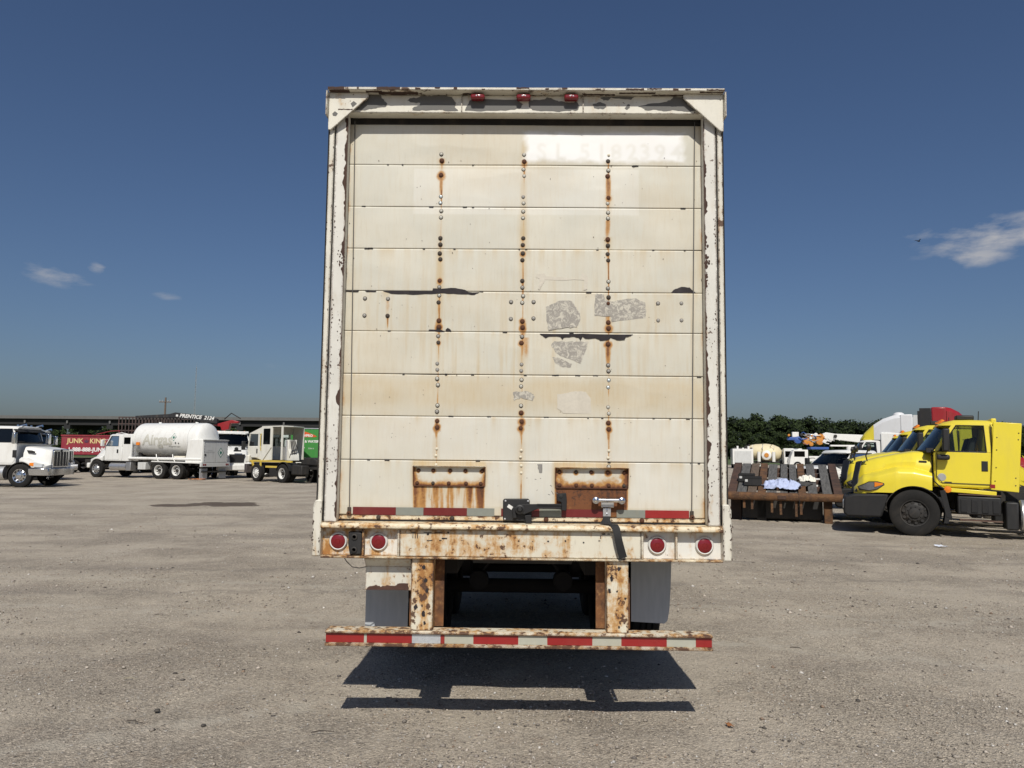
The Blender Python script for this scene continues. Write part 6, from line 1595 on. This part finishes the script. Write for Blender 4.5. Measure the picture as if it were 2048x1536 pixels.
# ------------------------------------------------------------------ rusty flat deck with planks
def old_wood(name, a, c):
    b = NB(name)
    g = b.noise(14, 6, .65, b.coords((3.5, .22, 1))); f = b.noise(60, 5, .7, b.coords((2, .12, 1)))
    b.col(b.mix(b.step(g, .3, .7), b.mix(f, a, c), tuple(x * .45 for x in a))); b.rough(.9); b.bump(f, .5, .004)
    return b.m
def deck():
    r = empty('flat_deck', (6.86, 20.42, 0), R(-19))
    tag(r, 'tilted rusty steel flat deck with grey planks in front of the yellow tractors', 'deck')
    RD = rusty('deck_rust', (.080, .042, .028), (.038, .022, .017), (.13, .075, .042), 4)
    RG = rusty('deck_rust_worn', (.13, .06, .024), (.055, .028, .016), (.25, .16, .06), 5)
    DKR = rusty('deck_dark_rust', (.035, .02, .014), (.02, .013, .011), (.06, .03, .018), 4)
    PL = [old_wood('plank_grey', (.10, .098, .095), (.17, .165, .155)), old_wood('plank_brown', (.12, .085, .06), (.19, .14, .10))]
    L_, s_ = 3.25, .235
    zt = lambda y: .735 + s_ * y
    def beam(name, x0, x1, y0, y1, dz, th, mat, bevel=.012):
        m = MB(); m.add([(x0, y0, zt(y0) + dz - th), (x1, y0, zt(y0) + dz - th), (x1, y1, zt(y1) + dz - th), (x0, y1, zt(y1) + dz - th), (x0, y0, zt(y0) + dz), (x1, y0, zt(y0) + dz), (x1, y1, zt(y1) + dz), (x0, y1, zt(y1) + dz)],
              [(0, 3, 2, 1), (4, 5, 6, 7), (0, 1, 5, 4), (1, 2, 6, 5), (2, 3, 7, 6), (3, 0, 4, 7)])
        return m.build(name, mat, r, bevel=bevel)
    beam('side_beam', -1.43, -1.21, .12, L_, .02, .14, RD); beam('side_beam', 1.22, 1.43, .12, L_, .02, .14, RD)
    beam('inner_beam', -.66, -.46, .12, L_, .012, .12, RG); beam('inner_beam', .36, .55, .12, L_, .012, .12, RG)
    for x0, x1, k in ((-1.19, -.95, 0), (-.91, -.69, 1), (-.43, -.19, 0), (-.10, .10, 0), (.14, .34, 0), (.60, .82, 0), (.95, 1.17, 0)):
        d = random.uniform(-.006, .004)
        beam('plank', x0 + random.uniform(-.01, .01), x1 + random.uniform(-.01, .01), .14, L_ - random.uniform(.0, .06), d, .05, PL[k], .006)
    for k, y in enumerate((.5, 1.2, 1.9, 2.6, 3.15)): beam('crossbeam', -1.41, 1.41, y, y + .10, -.13, .12, RD)
    fr = MB().prism([(-.03, .58), (-.05, .63), (-.05, .70), (-.02, .75), (.03, .77), (.13, .77), (.13, .57), (.0, .56)], 'x', -1.46, 1.46).build('front_rail', RG, r, bevel=.012, seg=2)
    for x in (-1.36, -1.16): MB().cyl((x, -.024, .67), (x, .0, .67), .035, .035, 12).build('hole', INNER, fr)
    MB().box(-.16, .06, -.06, -.018, .60, .70).build('hitch_plate', RD, fr, bevel=.01)
    # trestles underneath
    for x0, x1, y, mm in ((-1.38, -1.10, .55, DKR), (.98, 1.18, .15, RG), (-1.38, -1.15, 2.4, DKR), (1.05, 1.28, 2.4, DKR), (-.70, -.45, .5, FRAME), (.35, .60, .6, FRAME)):
        MB().box(x0, x1, y, y + .30, 0, zt(y) - .13).build('trestle', mm, r, bevel=.012)
    MB().box(-1.08, .97, .9, 1.25, .12, .62).build('axle_beam', FRAME, r, bevel=.03)
    for x in (-.95, .75): wheel(r, x, 1.7, -1 if x < 0 else 1, .40, .24, 'dish', FRAME, False, across=True)
    MB().box(-.9, .8, 2.0, 2.3, .10, .62).build('axle_beam', FRAME, r, bevel=.03)
    MB().box(-1.08, .96, .50, .80, .05, .56).build('under_shade_box', FRAME, r, bevel=.03)  # dark box added to stand for the black shadow beneath the deck
    for x, z0 in ((-1.0, .35), (-.80, .32), (-.30, .25), (-.08, .20), (.42, .22), (.30, .16)):
        MB().box(x - .03, x + .03, .05, .09, z0, .62).build('hanging_strap', RG, r)
    MB().tube([(.36, .10, .77), (.37, -.03, .74), (.39, -.03, .55), (.36, .05, .42)], .012, 6).build('cable', FRAME, r)
    return r, zt
dk_, dz_ = deck()
def cloth(name, label, cat, mat, loc, rz, sx, sy, amp, seed, slope):
    nx, ny = 46, 30
    u, v = np.meshgrid(np.linspace(-1, 1, nx), np.linspace(-1, 1, ny))
    edge = 1 + .25 * (vnoise(np.arctan2(v, u) * 1.3 + 5, u * 0 + seed, seed, 3) - .5) * 2
    X = u * sx * edge * (1 - .25 * np.abs(v)); Y = v * sy * edge
    h = np.clip(1 - (u * u * .8 + v * v * .9), 0, 1) ** .6
    ridge = 1 - 2 * np.abs(vnoise(u * 3 + seed, v * 3, seed + 1, 3) - .5) * 2
    Z = .012 + amp * h * (.25 + .75 * ridge) + amp * .15 * vnoise(u * 9, v * 9, seed + 2, 2) + slope * Y
    o = put(name, grid_mesh(name, X, Y, Z, mat), None, loc, (0, 0, rz))
    m = o.modifiers.new('thick', 'SOLIDIFY'); m.thickness = .004
    tag(o, label, cat)
rzd = R(-19)
def on_deck(x, y): c, s = math.cos(rzd), math.sin(rzd); return (6.86 + x * c - y * s, 20.42 + x * s + y * c, dz_(y) + .004)
cloth('cloth', 'crumpled pale blue cloth heaped on the front of the rusty deck', 'cloth', paint('blue_cloth', (.42, .48, .68), .9, .08, 6, .1), on_deck(-.02, .50), R(-36), .52, .26, .26, 3, .10)
cloth('rag', 'crumpled off-white rag lying on the right planks of the deck', 'rag', paint('white_rag', (.72, .70, .62), .9, .05, 6, .1), on_deck(.62, 1.35), R(-22), .24, .16, .15, 9, .20)
cloth('tarp_scrap', 'dark grey tarpaulin scrap between the blue cloth and white rag', 'tarp', paint('dark_tarp', (.04, .04, .04), .8, .2, 6, .2), on_deck(.33, 1.0), R(-22), .38, .22, .05, 15, .20)
for i, (x, y, w_, h_, lab) in enumerate(((-.98, 1.15, .44, .20, 'open black battery box at the back of the left deck planks'), (-.80, .78, .46, .22, 'black battery box nearer the front of the left deck planks'))):
    p = on_deck(x, y); b0 = empty('battery_box', p, rzd); tag(b0, lab, 'box')
    m = MB(); t_ = .015
    m.box(-w_ / 2, w_ / 2, -.12, -.12 + t_, 0, h_).box(-w_ / 2, w_ / 2, .12 - t_, .12, 0.01, h_ + .03).box(-w_ / 2, -w_ / 2 + t_, -.105, .105, 0, h_ + .01).box(w_ / 2 - t_, w_ / 2, -.105, .105, 0, h_ + .01).box(-w_ / 2 + t_, w_ / 2 - t_, -.105, .105, 0.005, .03)
    m.build('case', BLACKP, b0); MB().box(-w_ / 2 - .008, w_ / 2 + .008, -.13, -.118, h_ - .03, h_).build('rim', DARKP, b0)
    MB().box(-w_ / 2 + .03, -w_ / 2 + .10, -.126, -.119, h_ * .45, h_ * .75).build('label_plate', LGREY, b0)

# ------------------------------------------------------------------ white pickup behind the deck
def pickup():
    r = empty('pickup_truck')
    hood_body(r, WHITE, [(-.85, 1.36, .70, .90, 1.10, 1.0, 1.0, .55), (-.2, 1.33, .70, .90, 1.08, 1.03, 1.0, .52), (.5, 1.26, .66, .86, 1.02, 1.02, .95, .48), (.85, 1.15, .6, .78, .95, .95, .9, .45), (.93, .95, .56, .72, .88, .86, .8, .45)], (0, .42, .50), 34)
    cab_shell(r, WHITE, -2.9, -.9, .55, 1.36, 2.0, -1.55, .98, .82, -2.65, .22, glass=DGLASS)
    for s in (-1, 1):
        MB().prism([(-2.9, .55), (-5.0, .55), (-5.0, 1.36), (-2.9, 1.36)], 'y', s * .92, s * 1.0).build('bed_side', WHITE, r, bevel=.02)
        MB().box(.80, .95, s * .52, s * .86, .86, 1.08).build('headlight', LAMP, r, bevel=.03)
        mirror(r, -1.0, s * 1.2, 1.50, .30, BLACKP, True, .2)
        pts = [(.50 * math.cos(t), .42 + .50 * math.sin(t)) for t in np.linspace(0, 3.14, 14)]
        MB().prism(pts + [(p[0] * .9, .42 + (p[1] - .42) * .9) for p in pts[::-1]], 'y', s * .8, s * 1.045).build('arch_trim', BLACKP, r)
        for x in (0, -3.7): wheel(r, x, s * .88, s, .40, .26, 'steer', ALU)
    MB().box(-5.0, -2.9, -.92, .92, .55, .85).build('bed_floor', WHITE, r); MB().box(-5.04, -4.98, -.95, .95, .6, 1.36).build('tailgate', WHITE, r)
    MB().box(.88, 1.0, -.5, .5, .72, 1.08).build('grille', BLACKP, r, bevel=.02); MB().box(.85, 1.05, -.95, .95, .42, .68).build('bumper', CHROME, r, bevel=.04)
    return r
t = pickup(); put_at(t, (12.1, 32.8), 202); tag(t, 'white pickup truck parked behind the rusty deck, nose to the left', 'pickup')

# ------------------------------------------------------------------ far vehicles before the wood
CREAMD = paint('mixer_cream', (.66, .58, .38), .5, .05, 1, .2)
ORANGE = paint('machine_orange', (.55, .22, .03), .5, .1, 3, .2); BLUE = paint('machine_blue', (.03, .09, .32), .5, .1, 3, .2)
def service_truck():
    r = empty('service_truck', (28.6, 100.5, 0), R(-12))
    tag(r, 'far white box-bodied service truck, its back panel facing us left of the mixer', 'truck')
    b_ = MB().box(-1.28, 1.28, 0, 5, .55, 2.55).build('body', WHITE, r, bevel=.03)
    MB().box(-1.05, 1.05, -.03, .0, .75, 2.25).build('roller_shutter', LGREY, b_, bevel=.01)
    for k in range(7): MB().box(-1.1 + k * .34, -.86 + k * .34, .2, .8, 2.55, 2.62 + random.uniform(.05, .3)).build('roof_gear', WHITE if k % 2 else FRAME, r, bevel=.02)
    MB().prism([(5.1, .6), (6.8, .6), (6.8, 1.5), (6.3, 2.4), (5.1, 2.4)], 'x', -1.1, 1.1).build('cab', WHITE, r, bevel=.05)
    for s in (-1, 1):
        for y in (1.2, 6.0): wheel(r, s * 1.0, y, s, .48, .28, 'dish', WHITE, False, across=True)
service_truck()
def mixer():
    r = empty('mixer_truck', (31.8, 103, 0), R(-18))
    tag(r, 'far concrete mixer truck with cream drum in front of the wood', 'truck')
    prof = [(.35, -2.2), (.75, -1.9), (1.0, -1.1), (1.22, .2), (1.20, 1.1), (.95, 1.9), (.5, 2.3), (.1, 2.35)]
    o = MB().lathe(prof, (0, 0, 0), 'x', 26).build('drum', CREAMD, r, smooth=40); o.location = (.2, 1.0, 2.1); o.rotation_euler = (0, R(6), 0)
    MB().lathe([(1.225, 0), (1.24, .03), (1.225, .06)], (-.2, 0, 0), 'x', 26, closed=True).build('drum_band', FRAME, o)
    MB().prism([(-2.4, 2.6), (-1.6, 3.2), (-1.4, 3.1), (-2.2, 2.2)], 'y', .6, 1.4).build('hopper', FRAME, r, bevel=.03)
    w_ = MB().lathe([(.02, -.1), (.45, -.08), (.62, 0), (.62, 1.2), (.02, 1.3)], (.6, -.4, 1.75), 'y', 22).build('water_tank', WHITE, r, smooth=40)
    MB().lathe([(.30, -.13), (.26, -.16), (.01, -.16)], (.6, -.4, 1.75), 'y', 16).build('tank_hatch', ORANGE, w_)
    for x in (-.35, 1.5): MB().cyl((x, -.3, .9), (x, -.3, 2.2), .22, .22, 14).build('stack', WHITE, r, smooth=40)
    MB().box(-2.2, 2.6, .2, 1.8, .75, 1.0).build('frame', FRAME, r)
    for k in range(10):
        x = random.uniform(-2.2, 1.6); z = random.uniform(1.0, 2.9)
        MB().tube([(x, -.2, z), (x + random.uniform(-.3, .3), -.3, z + .3), (x + random.uniform(-.3, .3), -.2, z + random.uniform(.2, .6))], .035, 5).build('pipe', FRAME if k % 2 else WHITE, r)
    MB().prism([(2.6, .7), (4.2, .7), (4.2, 1.6), (3.8, 2.5), (2.6, 2.5)], 'y', -.2, 2.0).build('cab', WHITE, r, bevel=.05)
    for x in (-1.6, -.4, 3.6):
        wheel(r, x, -.05, -1, .5, .28, 'dish', WHITE, False); wheel(r, x, 1.95, 1, .5, .28, 'dish', WHITE, False)
mixer()
def cabover():
    r = empty('refuse_truck', (34.9, 100, 0), R(-14))
    tag(r, 'far white cabover truck with two square windows right of the mixer', 'truck')
    c_ = MB().box(-1.12, 1.12, 0, 1.7, .6, 2.66).build('cab', WHITE, r, bevel=.05)
    for x in (-.55, .55): MB().box(x - .42, x + .42, -.03, .0, 1.55, 2.3).build('window', DGLASS, c_, bevel=.02)
    for s in (-1, 1): MB().tube([(s * .1, -.02, .85), (s * .7, -.04, 1.35), (s * .75, -.04, .85)], .03, 5).build('wiper', FRAME, c_)
    MB().lathe([(.09, 0), (.07, -.03), (.01, -.04)], (.85, -.0, 1.3), 'y', 12).build('lamp', FRAME, c_)
    MB().box(-1.15, 1.15, 1.9, 7.5, .8, 1.1).build('frame', FRAME, r)
    MB().box(-1.12, 1.12, 2.4, 7.4, 1.1, 2.5).build('body', WHITE, r, bevel=.04)
    for s in (-1, 1):
        for y in (.8, 5.2, 6.4): wheel(r, s * 1.0, y, s, .5, .28, 'dish', WHITE, False, across=True)
    m = MB(); 
    for s in (-1, 1): mirror(r, s * 1.35, -.05, 2.0, .5, FRAME, False, .18)
cabover()
def derrick():
    r = empty('derrick_truck', (38.6, 99, 0), R(-8))
    tag(r, 'far white digger derrick truck with raised boom and orange winch gear', 'truck')
    MB().prism([(-.3, 4.55), (.15, 4.72), (1.2, 4.55), (7.5, 4.35), (7.5, 3.35), (6.5, 3.2), (1.0, 3.85), (.7, 3.5), (-.1, 3.7)], 'y', -.35, .35).build('boom', WHITE, r, bevel=.04)
    MB().box(.6, 7.2, -.30, .30, 2.95, 3.15).build('lower_boom', WHITE, r, bevel=.03)
    MB().box(-2.3, -.2, -.4, .4, 3.55, 4.45).build('winch_gear', ORANGE, r, bevel=.1)
    for x in (-2.2, -.7): MB().lathe([(.02, -.5), (.42, -.45), (.42, -.35), (.2, -.33), (.2, .33), (.42, .35), (.42, .45), (.02, .5)], (x, 0, 3.55), 'y', 18).build('winch_drum', ORANGE, r, smooth=40)
    MB().box(-1.9, -1.3, -.45, .45, 4.1, 4.5).build('gear_case', WHITE, r, bevel=.05)
    MB().box(-4.6, -3.3, -.3, .3, 3.7, 4.1).build('auger_motor', BLUE, r, bevel=.08); MB().lathe([(.02, -.4), (.45, -.3), (.45, .3), (.02, .4)], (-3.3, 0, 3.75), 'y', 16).build('auger', BLUE, r)
    MB().box(-4.0, -3.2, -.25, .25, 4.1, 4.75).build('bucket', WHITE, r, bevel=.04)
    MB().tube([(-3.6, 0, 3.4), (-2.9, 0, 3.9), (-1.6, 0, 4.0)], .09, 6).build('link', GREYM, r)
    MB().cyl((3.0, 0, 1.2), (3.0, 0, 3.0), .45, .40, 16).build('turret', WHITE, r, smooth=40)
    MB().box(-2.2, 6.5, -1.2, 1.2, 1.0, 1.7).build('body', WHITE, r, bevel=.04)
    MB().box(-2.0, .2, -1.22, 1.0, 2.55, 2.85).build('blue_tray', BLUE, r, bevel=.04)
    MB().prism([(-4.6, .6), (-2.3, .6), (-2.3, 2.5), (-4.0, 2.5), (-4.4, 1.6)], 'y', -1.1, 1.1).build('cab', WHITE, r, bevel=.06)
    MB().box(-4.0, -2.7, -1.115, -1.1, 1.6, 2.3).build('window', DGLASS, r)
    pal = [WHITE, ORANGE, GREYM, FRAME, BLUE, WHITE]
    for k in range(26):
        x = random.uniform(-4.6, 1.6); z = random.uniform(3.2, 4.5); q = random.uniform(.08, .26); mm = pal[k % 6]
        if mm is BLUE and x > -2.4: x -= 2.2
        if k % 2: MB().lathe([(.02, -q * .5), (q, -q * .4), (q, q * .4), (.02, q * .5)], (x, random.uniform(-.6, -.4), z), 'y', 10).build('sheave', mm, r, smooth=40)
        else: MB().tube([(x, -.45, z), (x + random.uniform(.2, .7), -.5, z + random.uniform(-.4, .25)), (x + random.uniform(.6, 1.2), -.45, z + random.uniform(-.5, .2))], q * .25, 6).build('hydraulic_line', mm, r)
    for k in range(8):
        x = random.uniform(.5, 7.0); MB().box(x, x + random.uniform(.2, .6), -1.28, -1.2, 1.1, 1.1 + random.uniform(.2, .55)).build('locker_door', LGREY if k % 2 else FRAME, r)
        MB().cyl((x, -1.0, 1.7), (x + random.uniform(-.2, .2), -1.0, random.uniform(2.0, 2.9)), .05, .05, 6).build('upright', GREYM if k % 2 else WHITE, r)
    for x in (-3.6, 4.6, 5.8):
        wheel(r, x, -1.05, -1, .5, .28, 'dish', WHITE, False); wheel(r, x, 1.05, 1, .5, .28, 'dish', WHITE, False)
derrick()
# white van body glimpsed past the nearest yellow cab at the right edge
r = empty('delivery_van', (22.6, 31.5, 0), R(150)); tag(r, 'white delivery van glimpsed at the right edge behind the yellow fairing', 'van')
MB().prism([(-4.0, .5), (1.6, .5), (1.6, 1.1), (1.0, 1.35), (.2, 2.15), (-4.0, 2.2)], 'y', -1.0, 1.0).build('body', WHITE, r, bevel=.06)
for s in (-1, 1):
    MB().prism([(-.9, 1.35), (.75, 1.35), (.15, 2.0), (-.9, 2.0)], 'y', s * .995, s * 1.008).build('side_window', DGLASS, r)
    for x in (.8, -3.0): wheel(r, x, s * .88, s, .38, .24, 'steer', ALU, False)
MB().add([(1.03, -.9, 1.36), (1.03, .9, 1.36), (.28, .85, 2.12), (.28, -.85, 2.12)], [(0, 1, 2, 3)]).build('windscreen', DGLASS, r)

# ------------------------------------------------------------------ litter on the ground
PAPER = paint('paper', (.62, .66, .74), .8, .05, 9, .1); LEAFB = paint('dead_leaf', (.26, .11, .04), .8, .2, 30, .1); TWIG = paint('twig_bark', (.05, .04, .032), .9, .2, 20, .1)
def litter(name, label, cat, mat, loc, s, amp, seed):
    u, v = np.meshgrid(np.linspace(-1, 1, 14), np.linspace(-1, 1, 10))
    e = 1 + .35 * (vnoise(np.arctan2(v, u) * 1.5 + seed, u * 0 + seed, seed, 2) - .5)
    X = u * s * e; Y = v * s * .6 * e; Z = .008 + amp * vnoise(u * 2.5 + seed, v * 2.5, seed, 3)
    o = put(name, grid_mesh(name, X, Y, Z, mat), None, loc, (0, 0, seed)); m = o.modifiers.new('t', 'SOLIDIFY'); m.thickness = .002
    tag(o, label, cat)
litter('paper_scrap', 'crumpled bluish paper scrap on the gravel below the yellow tractor', 'litter', PAPER, (8.14, 15.29, 0), .11, .06, 2)
litter('dead_leaf', 'curled brown dead leaf on gravel right of the bumper shadow', 'leaf', LEAFB, (1.35, 5.15, .005), .028, .02, 5)
litter('orange_rag', 'flat orange rag lying under the tail of the gas tanker', 'rag', paint('orange_rag', (.42, .15, .05), .9, .2, 9, .2), (-18.35, 43.6, 0), .42, .12, 7)
for i, (p, l, a, lab) in enumerate((((-2.45, 5.05), .12, -.25, 'thin dark twig on the gravel at the lower left'), ((-1.22, 4.93), .13, .1, 'long bent twig on the ground left of the bumper shadow'), ((-2.95, 5.97), .10, -.05, 'pale dry twig farther left on the gravel'), ((2.5, 7.2), .10, -.4, 'short dark twig on gravel right of the trailer wheels'))):
    pts = [(l * (t - .5) * math.cos(a) + p[0] + random.uniform(-.008, .008), l * (t - .5) * math.sin(a) + p[1] + random.uniform(-.008, .008), .012 + .008 * math.sin(t * 3.1)) for t in np.linspace(0, 1, 7)]
    o = MB().tube(pts, [.0035, .004, .0038, .0035, .003, .0025, .0018], 6).build('twig', paint('dry_twig', (.30, .27, .2), .9, .2, 20, .1) if i == 2 else TWIG, None, smooth=50); tag(o, lab, 'twig')
RK = paint('dark_rock', (.06, .055, .05), .9, .3, 30, .2)
for i, (x, y, q, lab) in enumerate(((-2.42, 5.28, .020, 'small dark rock at the lower left of the yard'), (-2.0, 5.02, .016, 'dark pebble right of the thin twig at lower left'), (2.42, 5.72, .018, 'dark pebble on gravel at the lower right'))):
    m = bmesh.new(); bmesh.ops.create_icosphere(m, subdivisions=2, radius=q)
    for v in m.verts: v.co *= random.uniform(.75, 1.2); v.co.z *= .65
    me = bpy.data.meshes.new('rock'); m.to_mesh(me); m.free(); me.materials.append(RK)
    tag(put('rock', me, None, (x, y, q * .45)), lab, 'rock')
